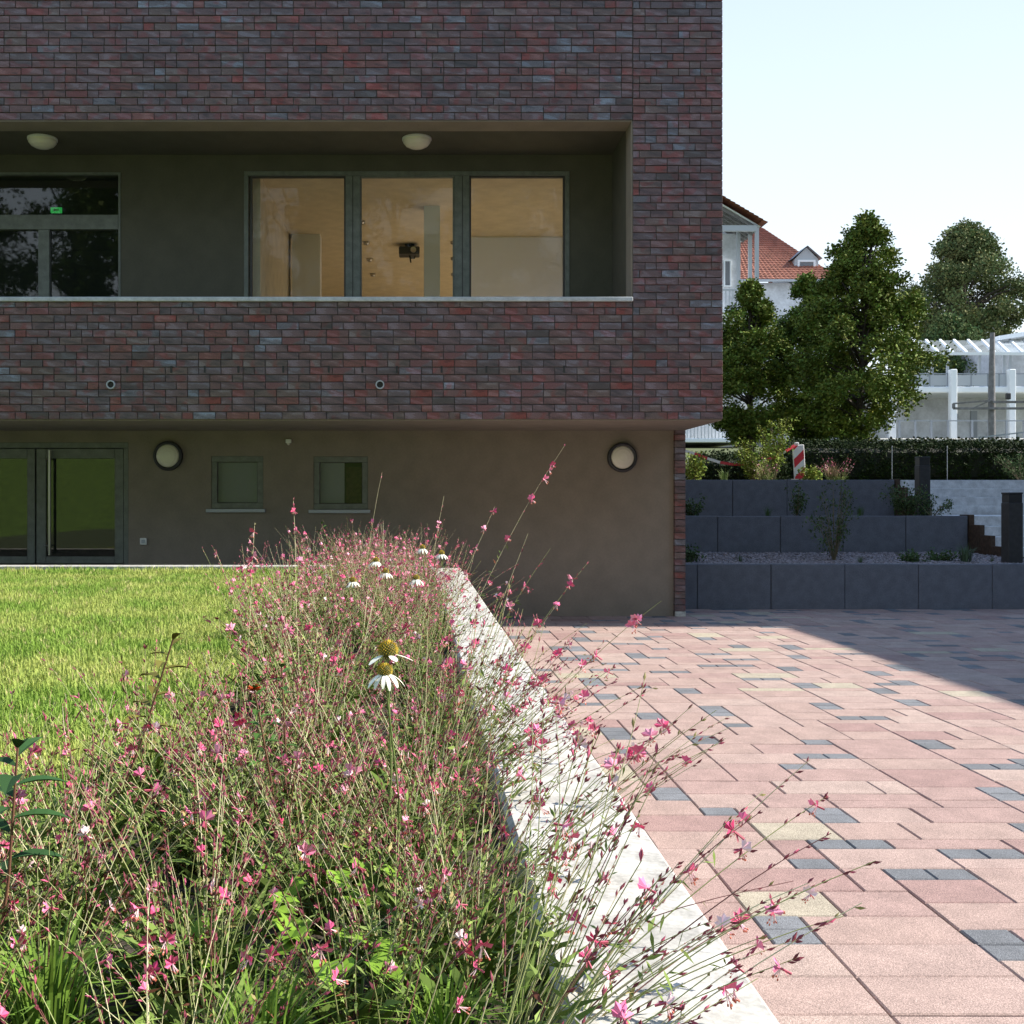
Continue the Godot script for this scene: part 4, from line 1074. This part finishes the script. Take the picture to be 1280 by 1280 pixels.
func terrace_plants() -> void:
	var r := RandomNumberGenerator.new(); r.seed = 64
	var bright := leaf_cluster(r, 10, 0.06, 0.10, Color(0.20, 0.27, 0.05), 0.3)
	var dull := leaf_cluster(r, 10, 0.05, 0.09, Color(0.07, 0.11, 0.045), 0.3)
	var shrub := func(at: Vector3, h: float, w: float, n: int, cl: ArrayMesh, label: String) -> void:
		var t := thing("shrub", at, label, "shrub")
		var mb := MB.new(); mb.col = Color(0.16, 0.13, 0.08)
		var trs := []; var cols := []
		for i in n:
			var a := r.randf() * TAU; var q := r.randf()
			var tip := at + Vector3(cos(a) * w * (0.3 + 0.7 * r.randf()), h * r.randf_range(0.5, 1.0), sin(a) * w * 0.7)
			stalk(mb, PackedVector3Array([at, at.lerp(tip, 0.5) + Vector3(0, h * 0.12, 0), tip]), 0.008, 0.003, 4)
			for k in 7:
				trs.append(Transform3D(Basis.from_euler(Vector3(r.randf(), r.randf() * 6, r.randf())).scaled(Vector3.ONE * r.randf_range(0.6, 1.1)), at.lerp(tip, 0.35 + 0.65 * k / 6.0) + rand_dir(r) * 0.06 - at))
				var g := r.randf_range(0.7, 1.3); cols.append(Color(g, g, g))
		build(mb, "stems", M.stem, t); scatter(cl, "foliage", M.leaf, t, trs, cols)
	shrub.call(V(PX(968, 22.5), 1.82, 22.5), 1.45, 0.40, 22, bright, "tall bright yellow green shrub beside the striped board")
	shrub.call(V(PX(942, 22.0), 1.82, 22.0), 0.85, 0.45, 20, bright, "lower yellow green shrub behind the barrier tape")
	shrub.call(V(PX(866, 21.5), 1.82, 21.5), 0.55, 0.25, 12, bright, "pale shrub half hidden behind the brick corner")
	shrub.call(V(PX(1015, 22.0), 1.82, 22.0), 0.35, 0.25, 10, bright, "small green plant just right of the striped board")
	shrub.call(V(PX(996, 18.0), 1.2, 18.0), 0.55, 0.22, 9, dull, "thin dark shrub before the uppermost wall")
	shrub.call(V(PX(1043, 15.9), 0.58, 15.9), 1.25, 0.42, 15, dull, "tall sparse shrub rising from the gravel before the middle wall")
	shrub.call(V(PX(1131, 18.2), 1.2, 18.2), 0.55, 0.45, 22, dull, "bushy dark shrub beside the upper steps")
	shrub.call(V(PX(1165, 18.0), 1.2, 18.0), 0.4, 0.45, 8, dull, "spreading twig shrub in front of the middle bollard")
	shrub.call(V(PX(862, 15.6), 0.58, 15.6), 0.22, 0.2, 9, dull, "small plant at the brick corner on the lowest terrace")
	shrub.call(V(PX(866, 18.2), 1.2, 18.2), 0.28, 0.25, 9, dull, "small plant at the brick corner on the middle terrace")
	shrub.call(V(PX(1140, 15.7), 0.58, 15.7), 0.12, 0.2, 9, dull, "low dark plant on gravel near the lower steps")
	shrub.call(V(PX(1172, 15.9), 0.58, 15.9), 0.14, 0.25, 10, dull, "low dark plant on gravel left of the blue green tuft")
	shrub.call(V(PX(1275, 22.6), 1.85, 22.6), 0.6, 0.5, 18, dull, "grey green shrub before the hedge at the picture's edge")
	for q in [[905, 21.2, 1.83, 0.32, 60, "spiky pale grass tuft under the barrier tape", Color(0.2, 0.27, 0.1)], [1207, 15.6, 0.58, 0.32, 110, "blue green grass tuft before the lower steps", Color(0.10, 0.15, 0.09)], [955, 21.3, 1.83, 0.42, 130, "feathery pale grass beside the striped board", Color(0.3, 0.3, 0.14)], [1040, 21.3, 1.83, 0.42, 130, "pinkish feathery grass in front of the tree trunk", Color(0.30, 0.23, 0.14)], [960, 18.0, 1.2, 0.22, 50, "thin grass tuft on the middle terrace", Color(0.08, 0.14, 0.06)], [1075, 18.0, 1.2, 0.22, 70, "grass tuft on the middle terrace under the tree", Color(0.09, 0.15, 0.06)], [925, 15.7, 0.58, 0.16, 50, "small grass tuft at the near end of the gravel", Color(0.09, 0.14, 0.07)], [1075, 15.5, 0.58, 0.14, 70, "small grass tuft in the middle of the gravel", Color(0.09, 0.14, 0.07)], [1240, 15.7, 0.58, 0.12, 60, "short grass tuft beside the nearer bollard", Color(0.11, 0.14, 0.07)]]:
		tuft(V(PX(q[0], q[1]), q[2], q[1]), q[3], q[4], q[6], q[5], "grass", r, "")
	# pink flowers on the upper terrace
	for q in [[962, 21.2], [1040, 21.2], [1052, 21.4]]:
		gaura_clump(r, 20, 0.3, 0.62, Vector3.ZERO, 0.7, 0.9, "distant pink flowering clump on the uppermost terrace", "pink clumps on the uppermost terrace", V(PX(q[0], q[1]), 1.83, q[1]))
	# striped board
	var bd := 22.6
	var foot := V(PX(1000, bd), 1.83, bd)
	var t := thing("warning_board", foot, "red and white striped warning board behind the uppermost wall", "sign")
	var mb := MB.new(); mb.cbox(foot.x - 0.25, foot.x + 0.25, 1.83, 1.93, bd - 0.15, bd + 0.15, 0.02); build(mb, "foot", M.black, t)
	var hw := 0.118; var y0 := 1.92; var y1 := PY(556, bd)
	var tip := Basis(Vector3.BACK, 0.06)
	var fx := foot.x
	mb = MB.new(); mb.col = Color(0.78, 0.78, 0.78)
	mb.cbox(-hw, hw, 0, y1 - y0, -0.02, 0.02, 0.01)
	for i in mb.v.size():
		mb.v[i] = tip * mb.v[i] + V(fx, y0, bd); mb.n[i] = tip * mb.n[i]
	build(mb, "board", M.paint, t)
	for k in 4:
		mb = MB.new(); mb.col = Color(0.62, 0.03, 0.05)
		var s := -0.12 + k * 0.36; var hh := y1 - y0
		var poly := PackedVector2Array([Vector2(-hw + 0.012, s), Vector2(hw - 0.012, s + 0.19), Vector2(hw - 0.012, s + 0.37), Vector2(-hw + 0.012, s + 0.18)])
		var clip := Geometry2D.intersect_polygons(poly, PackedVector2Array([Vector2(-hw, 0.012), Vector2(hw, 0.012), Vector2(hw, hh - 0.012), Vector2(-hw, hh - 0.012)]))
		for pl in clip:
			for i in range(1, pl.size() - 1):
				var a := V(pl[0].x, pl[0].y, -0.023); var b := V(pl[i].x, pl[i].y, -0.023); var e := V(pl[i + 1].x, pl[i + 1].y, -0.023)
				a = tip * a + V(fx, y0, bd); b = tip * b + V(fx, y0, bd); e = tip * e + V(fx, y0, bd)
				if (e - a).cross(b - a).z > 0: mb.tri(a, b, e)
				else: mb.tri(a, e, b)
		if mb.v.size(): build(mb, "stripe", M.paint, t)
	mb = MB.new(); mb.cbox(fx - 0.05 - 0.06, fx + 0.03 - 0.06, y1, y1 + 0.05, bd - 0.03, bd + 0.03, 0.01); build(mb, "lug", M.white, t)
	# barrier tape
	var pts := [[852, 562, 22.3], [868, 567, 22.3], [884, 573, 22.3], [900, 578, 22.3], [916, 580.5, 22.3], [930, 580.5, 22.3], [944, 579, 22.4], [958, 575, 22.4], [970, 571, 22.5], [982, 564, 22.5], [993, 557, 22.55]]
	t = thing("barrier_tape", V(PX(930, 22.4), 1.83, 22.4), "red and white barrier tape sagging in front of the hedge", "tape")
	var reds := MB.new(); var whites := MB.new()
	for i in pts.size() - 1:
		var p := V(PX(pts[i][0], pts[i][2]), PY(pts[i][1], pts[i][2]), pts[i][2]); var q := V(PX(pts[i + 1][0], pts[i + 1][2]), PY(pts[i + 1][1], pts[i + 1][2]), pts[i + 1][2])
		var m: MB = reds if i % 2 == 1 or i == 4 else whites
		m.col = Color(0.60, 0.05, 0.06) if m == reds else Color(0.8, 0.8, 0.8)
		m.bar(p, q, 0.012, 0.026)
	build(whites, "white_band", M.paint, t); build(reds, "red_band", M.paint, t)

func trees() -> void:
	var r := RandomNumberGenerator.new(); r.seed = 17
	var cl := leaf_cluster(r, 14, 0.085, 0.17, Color(0.135, 0.195, 0.04), 0.4)
	var cl_far := leaf_cluster(r, 14, 0.20, 0.45, Color(0.12, 0.155, 0.06), 0.3)
	var g := "leafy street trees behind the terraces"
	var y := func(d: float) -> float: return lerpf(1.82, 4.35, (d - 20.45) / 37.55)
	var d := 28.0
	tree("leafy_tree", V(PX(1070, d), y.call(d) - 0.05, d), 0.115, PY(548, d) - y.call(d), 5.6, 2.0, 0.30, 170, 26, cl, "tallest pointed green tree in front of the white building", g, 5, Color(1, 1, 1), Vector3(0.25, 0, 0))
	d = 31.0
	tree("leafy_tree", V(PX(1007, d), y.call(d) - 0.05, d), 0.10, PY(552, d) - y.call(d), 4.6, 1.7, 0.35, 120, 24, cl, "middle green tree half hidden by the tallest tree", g, 6, Color(0.92, 0.98, 1))
	d = 30.0
	tree("leafy_tree", V(PX(938, d), y.call(d) - 0.05, d), 0.11, PY(556, d) - y.call(d), 4.4, 1.6, 0.4, 120, 24, cl, "green tree nearest the brick corner", g, 7)
	tree("broad_tree", V(PX(1207, 78), 4.6, 78), 0.4, 6.4, 10.0, 4.6, 0.48, 170, 26, cl_far, "large round dark tree behind the white building's glass canopy", "", 8, Color(0.95, 1.0, 1.05))
	tree("broad_tree", V(PX(1185, 70), 4.7, 70), 0.25, 0.8, 7.5, 3.6, 0.5, 100, 24, cl_far, "dark leafy tree showing through the canopy posts", "", 9, Color(0.7, 0.85, 0.8))
	var hl := leaf_cluster(r, 12, 0.05, 0.10, Color(0.026, 0.045, 0.016), 0.35)
	hedge(PX(873, 23.4), PX(985, 23.4), 1.9, PY(570, 23.4), 23.4, 24.6, "short dark clipped hedge behind the barrier tape", hl, 91)
	hedge(PX(990, 23.8), PX(1420, 23.8), 1.9, PY(554, 23.8), 23.8, 25.2, "long dark clipped hedge below the white building", hl, 92)
	# thin posts standing before the hedge
	for px in [1115, 1184]:
		var t := thing("fence_post", V(PX(px, 22.4), 1.85, 22.4), "thin pale metal post standing in front of the long hedge", "post", "thin posts before the hedge")
		var mb := MB.new(); mb.tube(PackedVector3Array([V(PX(px, 22.4), 1.85, 22.4), V(PX(px, 22.4), PY(558, 22.4), 22.4)]), PackedFloat32Array([0.006, 0.006]), 6); build(mb, "rod", M.far_metal, t)
		mb = MB.new(); mb.lathe(V(PX(px, 22.4), PY(558, 22.4), 22.4), Vector3.UP, [Vector2(0.009, 0), Vector2(0.0, 0.012)], 6); build(mb, "cap", M.zinc, t)

# ---------------------------------------------------------------- far buildings
func tiled_roof(mb: MB, a: Vector3, b: Vector3, c: Vector3, d: Vector3, nu: int, nv: int, r: RandomNumberGenerator) -> void:
	# a, b along the eaves; d, c along the ridge; courses overlap and each pantile is a small arch
	var nrm := (b - a).cross(d - a).normalized()
	if nrm.y < 0: nrm = -nrm
	for j in nv:
		for i in nu:
			var k := r.randf_range(0.8, 1.2)
			mb.col = Color(0.27 * k, 0.105 * k, 0.07 * k)
			var u0 := i / float(nu); var u1 := (i + 1) / float(nu); var um := (u0 + u1) / 2; var v0 := j / float(nv); var v1 := (j + 1.08) / float(nv)
			var p := func(u: float, v: float, h: float) -> Vector3: return a.lerp(b, u).lerp(d.lerp(c, u), v) + nrm * h
			mb.quad(p.call(u0, v1, 0.0), p.call(um, v1, 0.05), p.call(um, v0, 0.10), p.call(u0, v0, 0.04)); mb.quad(p.call(um, v1, 0.05), p.call(u1, v1, 0.0), p.call(u1, v0, 0.04), p.call(um, v0, 0.10))
			mb.quad(p.call(u0, v0, 0.04), p.call(um, v0, 0.10), p.call(um, v0, 0.0), p.call(u0, v0, 0.0)); mb.quad(p.call(um, v0, 0.10), p.call(u1, v0, 0.04), p.call(u1, v0, 0.0), p.call(um, v0, 0.0))

func far_buildings() -> void:
	var r := RandomNumberGenerator.new(); r.seed = 123
	var d := 60.0
	var X := func(px: float) -> float: return PX(px, d)
	var Y := func(py: float) -> float: return PY(py, d)
	# white two-storey building with a gallery
	var base := 4.7
	var t := thing("white_building", V(X.call(1150), base, d + 3), "white two storey building with columns and an upper gallery behind the trees", "building")
	var mb := MB.new(); mb.box(X.call(845), X.call(1400), base, Y.call(488), d + 3.0, d + 12); build(mb, "wall", M.far_wall, t)
	mb = MB.new(); mb.cbox(X.call(1100), X.call(1400), Y.call(491), Y.call(483), d, d + 3.05, 0.05); build(mb, "gallery_slab", M.far_trim, t)
	mb = MB.new(); mb.box(PX(1240, d + 5), X.call(1400), Y.call(482.9), PY(431, d + 5), d + 5.0, d + 11); build(mb, "upper_wall", M.far_wall, t)
	mb = MB.new(); mb.bar(V(PX(1222, 66), PY(430, 66), 66), V(PX(1400, 66), PY(402, 66), 66), 2.5, 0.12); build(mb, "roof", M.far_trim, t)
	for q in [[1114, 484], [1190, 462], [1263, 462]]:
		mb = MB.new(); mb.cbox(X.call(q[0] - 4.0), X.call(q[0] + 4.0), base, Y.call(q[1]), d - 0.25, d + 0.1, 0.03); build(mb, "column", M.far_trim, t)
	for q in [[1252, 508, 545], [1276, 512, 550]]:
		mb = MB.new(); mb.box(X.call(q[0] - 4.5), X.call(q[0] + 4.0), Y.call(q[2]), Y.call(q[1]), d + 2.93, d + 3.1); build(mb, "door", M.far_metal, t)
	mb = MB.new(); mb.box(X.call(1252), X.call(1258), Y.call(482), Y.call(462), d + 4.9, d + 5.1); build(mb, "door", M.far_wood, t)
	mb = MB.new(); mb.cbox(X.call(1221), X.call(1230), Y.call(518), Y.call(512), d + 2.8, d + 3.0, 0.03); build(mb, "lamp_box", M.far_metal, t)
	for q in [[915, 940], [950, 985]]:
		mb = MB.new(); mb.box(X.call(q[0]), X.call(q[1]), Y.call(556), Y.call(525), d + 2.9, d + 3.05); build(mb, "window", M.frosted, t)
	# gallery railing
	for q in [[1140, 1186, 467, 483, d + 0.1], [1194, 1236, 467, 483, d + 0.1], [1238, 1262, 467, 483, d + 0.1], [1265, 1330, 467, 483, d + 0.1]]:
		mb = MB.new(); mb.bar(V(X.call(q[0]), Y.call(q[2]), q[4]), V(X.call(q[1]), Y.call(q[2]), q[4]), 0.03, 0.03)
		for px in [q[0], (q[0] + q[1]) / 2.0, q[1]]: mb.bar(V(X.call(px), Y.call(q[3]), q[4]), V(X.call(px), Y.call(q[2]), q[4]), 0.03, 0.03)
		var rail := build(mb, "railing", M.far_metal, t)
		mb = MB.new(); mb.box(X.call(q[0]) + 0.06, X.call(q[1]) - 0.06, Y.call(482), Y.call(468.5), q[4] - 0.01, q[4] + 0.01); build(mb, "railing_panel", M.zinc, rail)
	# railing of the lower walk, posts and infill mesh
	var lower := [1070, 1089, 1109, 1124, 1144, 1164, 1185, 1215, 1236, 1258, 1280, 1300]
	for i in lower.size() - 1:
		mb = MB.new(); var zr := d - 1.0
		mb.bar(V(PX(lower[i], zr), PY(526, zr), zr), V(PX(lower[i + 1], zr), PY(526, zr), zr), 0.03, 0.03); mb.bar(V(PX(lower[i], zr), PY(551, zr), zr), V(PX(lower[i], zr), PY(525, zr), zr), 0.05, 0.05); mb.bar(V(PX(lower[i], zr), PY(549, zr), zr), V(PX(lower[i + 1], zr), PY(549, zr), zr), 0.03, 0.03)
		build(mb, "railing", M.far_metal, t)
	mb = MB.new(); mb.cbox(PX(1040, d - 1), PX(1420, d - 1), base - 0.5, PY(550.5, d - 1), d - 3.0, d - 0.2, 0.05); build(mb, "walk", M.concrete, t)
	# glass canopy over the gallery
	t = thing("glass_canopy", V(X.call(1220), Y.call(482), d + 1), "white ribbed glass canopy above the white building's gallery", "canopy")
	var y0: float = Y.call(441); var y1: float = PY(425.5, d + 4.5); var z0 := d; var z1 := d + 4.5
	for i in 14:
		var px := 1140 + i * 17.5
		var a := V(X.call(px + 16), y0, z0); var b := V(PX(px, z1), y1, z1)
		mb = MB.new(); mb.bar(a, b, 0.06, 0.08); build(mb, "rib", M.far_trim, t)
		if i < 13:
			mb = MB.new(); mb.quad(b, V(PX(px + 17.5, z1), y1, z1), V(X.call(px + 33.5), y0, z0), a); build(mb, "pane", M.shed_glass, t)
	mb = MB.new(); mb.bar(V(X.call(1150), y0 - 0.05, z0), V(X.call(1400), y0 - 0.05, z0), 0.07, 0.07); build(mb, "beam", M.far_trim, t)
	for px in [1172, 1191, 1231, 1262, 1270]:
		mb = MB.new(); mb.bar(V(X.call(px), Y.call(483), d + 0.6), V(X.call(px), y0, d + 0.6), 0.06, 0.06); build(mb, "post", M.zinc, t)
	# timber mast and its boom
	var md := 50.0
	t = thing("timber_mast", V(PX(1240, md), 4.1, md), "tall weathered grey timber mast before the white building", "mast")
	mb = MB.new(); mb.tube(PackedVector3Array([V(PX(1240, md), 4.0, md), V(PX(1239.5, md), PY(490, md), md), V(PX(1240.5, md), PY(416, md), md)]), PackedFloat32Array([0.15, 0.15, 0.10]), 10); build(mb, "pole", M.far_wood, t)
	for q in [[1192, 511, 1330, 511, 0.05], [1192, 505, 1240, 501, 0.035], [1240, 503, 1330, 503, 0.05], [1192, 505, 1192, 511, 0.05], [1216, 511, 1240, 500, 0.03]]:
		mb = MB.new(); mb.bar(V(PX(q[0], md - 0.2), PY(q[1], md), md - 0.2), V(PX(q[2], md - 0.2), PY(q[3], md), md - 0.2), q[4], q[4]); build(mb, "boom", M.far_wood, t)
	mb = MB.new(); mb.cbox(PX(1254, md), PX(1259, md), PY(500, md), PY(492, md), md - 0.35, md - 0.15, 0.03); build(mb, "pulley_box", M.black, t)
	t = thing("ramp_handrail", V(PX(1260, 48), 4.0, 48), "thin dark handrail climbing beside the timber mast", "railing")
	mb = MB.new(); mb.bar(V(PX(1223, 48), PY(547, 48), 48), V(PX(1300, 48), PY(538, 48), 48), 0.03, 0.03); build(mb, "rail", M.far_metal, t)
	for px in [1224, 1271]:
		mb = MB.new(); mb.bar(V(PX(px, 48), 4.0, 48), V(PX(px, 48), PY(547 - (px - 1223) * 0.117, 48), 48), 0.03, 0.03); build(mb, "post", M.far_metal, t)
	# red roofed house
	var h := 72.0
	var XH := func(px: float) -> float: return PX(px, h)
	t = thing("red_roofed_house", V(XH.call(980), 4.8, h), "pale house with red tiled hip roof and two grey dormers", "house")
	mb = MB.new(); mb.box(XH.call(860), XH.call(1045), 4.8, PY(352, h), h + 0.4, h + 14); build(mb, "wall", M.far_wall, t)
	mb = MB.new()
	var e0 := V(XH.call(850), PY(349, h), h); var e1 := V(XH.call(1052), PY(349, h), h); var k0 := V(PX(880, h + 7), PY(285, h + 7), h + 7); var k1 := V(PX(952, h + 7), PY(285, h + 7), h + 7)
	tiled_roof(mb, e0, e1, k1, k0, 34, 24, r); tiled_roof(mb, e1, V(XH.call(1052), PY(349, h), h + 14), k1 + Vector3(0, 0, -0.1), k1, 34, 24, r)
	tag(build(mb, "roof", M.roof, t), "", "", "", "")
	mb = MB.new(); mb.bar(V(XH.call(848), PY(351, h), h - 0.1), V(XH.call(1054), PY(351, h), h - 0.1), 0.09, 0.07); build(mb, "gutter", M.zinc, t)
	for q in [[907, 336.0, 6.0, 0], [1008, 340.0, 13.0, 1]]:
		var hd := h + 1.6
		var cx := PX(q[0], hd); var w: float = q[2] * hd / FOCAL * 1.15; var yb := PY(348, hd); var ye := PY(324, hd); var yp := PY(309, hd)
		mb = MB.new()
		mb.box(cx - w, cx + w, yb, ye, hd, hd + 4.5)
		mb.tri(V(cx - w, ye, hd), V(cx, yp, hd), V(cx + w, ye, hd)); var dorm := build(mb, "dormer", M.zinc, t)
		mb = MB.new(); mb.bar(V(cx - w * 0.55 - 0.15, (ye + yp) / 2 - 0.1, hd + 2.3), V(cx - w * 0.5, (ye + yp) / 2, hd + 2.3), 0.01, 0.01)
		mb = MB.new()
		mb.quad(V(cx, yp + 0.06, hd + 5), V(cx, yp + 0.06, hd - 0.25), V(cx - w - 0.2, ye, hd - 0.25), V(cx - w - 0.2, ye, hd + 5)); mb.quad(V(cx, yp + 0.06, hd - 0.25), V(cx, yp + 0.06, hd + 5), V(cx + w + 0.2, ye, hd + 5), V(cx + w + 0.2, ye, hd - 0.25)); build(mb, "dormer_roof", M.far_metal, dorm)
		mb = MB.new(); window_frame(mb, cx - w * 0.75, cx + w * 0.75, yb + 0.1, ye - 0.05, hd - 0.06, 0.14, 0.1); build(mb, "dormer_window", M.far_trim, dorm)
		mb = MB.new(); mb.quad(V(cx - w * 0.7, ye - 0.1, hd - 0.02), V(cx + w * 0.7, ye - 0.1, hd - 0.02), V(cx + w * 0.7, yb + 0.2, hd - 0.02), V(cx - w * 0.7, yb + 0.2, hd - 0.02)); build(mb, "dormer_pane", M.frosted, dorm)
	# balcony tower with steel posts and projecting roof
	var bd := 55.0
	t = thing("balcony_tower", V(PX(915, bd), 4.5, bd), "tall steel balcony stack under a projecting tiled roof beside the brick building", "building")
	mb = MB.new(); mb.box(PX(840, bd + 2.5), PX(921, bd + 2.5), 4.5, PY(292, bd + 2.5), bd + 2.5, bd + 9); build(mb, "wall", M.far_wall, t)
	mb = MB.new()
	var ra := V(PX(830, bd), PY(212, bd), bd); var rb := V(PX(951, bd), PY(283, bd), bd); var rdp := Vector3(0, 0, -6)
	mb.col = Color(0.4, 0.4, 0.38)
	mb.quad(ra, rb, rb + rdp, ra + rdp)
	var wood := build(mb, "roof_underside", M.far_trim, t)
	mb = MB.new()
	tiled_roof(mb, rb + Vector3(0.25, 0.12, 0.3), rb + rdp + Vector3(0.25, 0.12, 0), ra + rdp + Vector3(0, 0.3, 0), ra + Vector3(0, 0.3, 0.3), 20, 22, r); build(mb, "roof", M.roof, t)
	for i in 6:
		mb = MB.new(); mb.bar(ra.lerp(rb, 0.35) + Vector3(0, -0.12, -0.3 - i * 0.5), rb + Vector3(0, -0.08, -0.3 - i * 0.5), 0.05, 0.07); build(mb, "rafter", M.far_wood, t)
	mb = MB.new(); mb.bar(V(PX(840, bd), PY(285, bd), bd + 0.1), V(PX(947, bd), PY(285, bd), bd + 0.1), 0.1, 0.14); build(mb, "beam", M.zinc, t)
	for q in [[946, bd + 0.1], [937.5, bd + 1.6], [923, bd + 2.0]]:
		mb = MB.new(); mb.bar(V(PX(q[0], q[1]), 4.5, q[1]), V(PX(q[0], q[1]), PY(285, q[1]), q[1]), 0.085, 0.085); build(mb, "post", M.zinc, t)
	for q in [[362, 386], [446, 470], [521, 548]]:
		mb = MB.new(); mb.cbox(PX(840, bd), PX(946, bd), PY(q[1] + 5, bd), PY(q[1], bd), bd + 0.05, bd + 2.5, 0.03); build(mb, "balcony_floor", M.far_trim, t)
		mb = MB.new(); mb.bar(V(PX(840, bd), PY(q[0], bd), bd + 0.1), V(PX(946, bd), PY(q[0], bd), bd + 0.1), 0.04, 0.04)
		for i in 24: mb.bar(V(PX(842 + i * 4.4, bd), PY(q[1], bd), bd + 0.1), V(PX(842 + i * 4.4, bd), PY(q[0], bd), bd + 0.1), 0.018, 0.018)
		build(mb, "railing", M.zinc, t)
	for q in [[905, 914, 325, 358], [905, 914, 400, 440]]:
		mb = MB.new(); window_frame(mb, PX(q[0], bd + 2.4), PX(q[1], bd + 2.4), PY(q[3], bd + 2.4), PY(q[2], bd + 2.4), bd + 2.38, 0.06, 0.1); var wn := build(mb, "window", M.far_trim, t)
		pane(PX(q[0], bd + 2.4), PX(q[1], bd + 2.4), PY(q[3], bd + 2.4), PY(q[2], bd + 2.4), bd + 2.44, M.frosted, wn)

# ---------------------------------------------------------------- what stands outside the picture: it shades the paving and is mirrored in the glass
func surroundings() -> void:
	var r := RandomNumberGenerator.new(); r.seed = 300
	var t := thing("office_wing", V(20, 0, 0), "long brick wing to the right of the courtyard whose shadow crosses the paving", "building")
	var mb := MB.new(); var hs := []
	for i in 5: hs.append([-13.0 + i * 5.2, -10.4 + i * 5.2, 1.0, 3.0])
	side_wall_with_holes(mb, 16.0, 16.3, 0.0, 9.82, -14.0, 13.1, hs); mb.box(16.3, 26, 0.0, 9.82, 12.8, 13.1); mb.box(16.3, 26, 0.0, 9.82, -14.0, -13.7); mb.box(25.7, 26, 0, 9.82, -13.7, 12.8); build(mb, "wall", M.mortar, t)
	mb = MB.new(); mb.box(16.0, 26, 9.821, 10.0 - 0.17, -14.0, 13.1); build(mb, "roof", M.zinc, t)
	for h in hs:
		mb = MB.new(); mb.quad(V(16.15, h[3], h[0]), V(16.15, h[3], h[1]), V(16.15, h[2], h[1]), V(16.15, h[2], h[0])); build(mb, "window", M.frosted, t)
	t = thing("stair_tower", V(20, 0, 17), "taller block to the right of the terraces that keeps them in shade", "building")
	mb = MB.new(); mb.box(16.0, 22, 0.0, 13.3, 13.2, 21.2); build(mb, "wall", M.mortar, t)
	mb = MB.new(); mb.cbox(15.95, 22.05, 13.301, 13.35, 13.2, 21.2, 0.01); build(mb, "roof_edge", M.zinc, t)
	# grassy bank and trees behind the viewer
	mb = MB.new()
	mb.quad(V(-45, 0.0, -4.5), V(13, 0.0, -4.5), V(13, 4.2, -15), V(-45, 4.2, -15)); mb.quad(V(-45, 4.2, -15), V(13, 4.2, -15), V(13, 5.0, -60), V(-45, 5.0, -60))
	tag(build(mb, "bank", M.bank), "", "", "", "structure")
	var cl := leaf_cluster(r, 14, 0.22, 0.5, Color(0.10, 0.14, 0.035), 0.35)
	for i in 14:
		tree("bank_tree", V(-33 + i * 3.6 + r.randf_range(-1, 1), 4.2, -18 - r.randf() * 6), 0.25, 1.2, 13.5 + r.randf() * 4, 4.3, 0.45, 70, 22, cl, "broad leafy tree on the grass bank opposite the building, mirrored in its windows", "trees on the bank opposite the building", 400 + i)

func _ready() -> void:
	rng.seed = 1
	# ---- camera: level, square to the front, lens shifted to the side
	var cam := Camera3D.new(); cam.name = "camera"; add_child(cam)
	cam.projection = Camera3D.PROJECTION_FRUSTUM; cam.near = 0.05; cam.far = 3000.0
	cam.size = cam.near * 1280.0 / FOCAL; cam.frustum_offset = Vector2(121.0, -12.0) / FOCAL * cam.near
	cam.position = Vector3(0, EYE, 0); cam.current = true
	# ---- sky
	var sm := ProceduralSkyMaterial.new()
	sm.sky_top_color = lin(0.09, 0.215, 0.45); sm.sky_horizon_color = lin(0.72, 0.79, 0.82); sm.sky_curve = 0.54
	sm.ground_bottom_color = lin(0.16, 0.15, 0.14); sm.ground_horizon_color = lin(0.5, 0.52, 0.52)
	sm.sun_angle_max = 30.0; sm.sun_curve = 0.12
	var sky := Sky.new(); sky.sky_material = sm
	var env := Environment.new(); env.background_mode = Environment.BG_SKY; env.sky = sky
	env.tonemap_mode = Environment.TONE_MAPPER_LINEAR; env.tonemap_exposure = 1.75
	env.sdfgi_enabled = true; env.ssao_enabled = true; env.ssil_enabled = true
	var we := WorldEnvironment.new(); we.name = "world_environment"; we.environment = env; add_child(we)
	# ---- sun: from the side, just behind the plane of the brick front
	var sun := DirectionalLight3D.new(); sun.name = "sun"; add_child(sun)
	sun.light_energy = 1.6; sun.light_color = lin(1.0, 0.93, 0.82); sun.light_angular_distance = 0.53; sun.shadow_enabled = true
	var el := deg_to_rad(40.0); var az := deg_to_rad(1.2)
	var to_sun := Vector3(cos(el) * cos(az), sin(el), -cos(el) * sin(az))
	sun.look_at_from_position(to_sun * 50.0, Vector3.ZERO)
	# ---- setting and objects
	make_materials(); blossoms = flower_meshes(); print("materials")
	ground(); paving(); kerbs(); terraces(); print("ground")
	brick_building(); fittings(); print("building")
	far_buildings(); surroundings(); print("far")
	trees(); terrace_plants(); print("trees")
	lawn(); print("lawn")
	flower_bed(); print("bed")
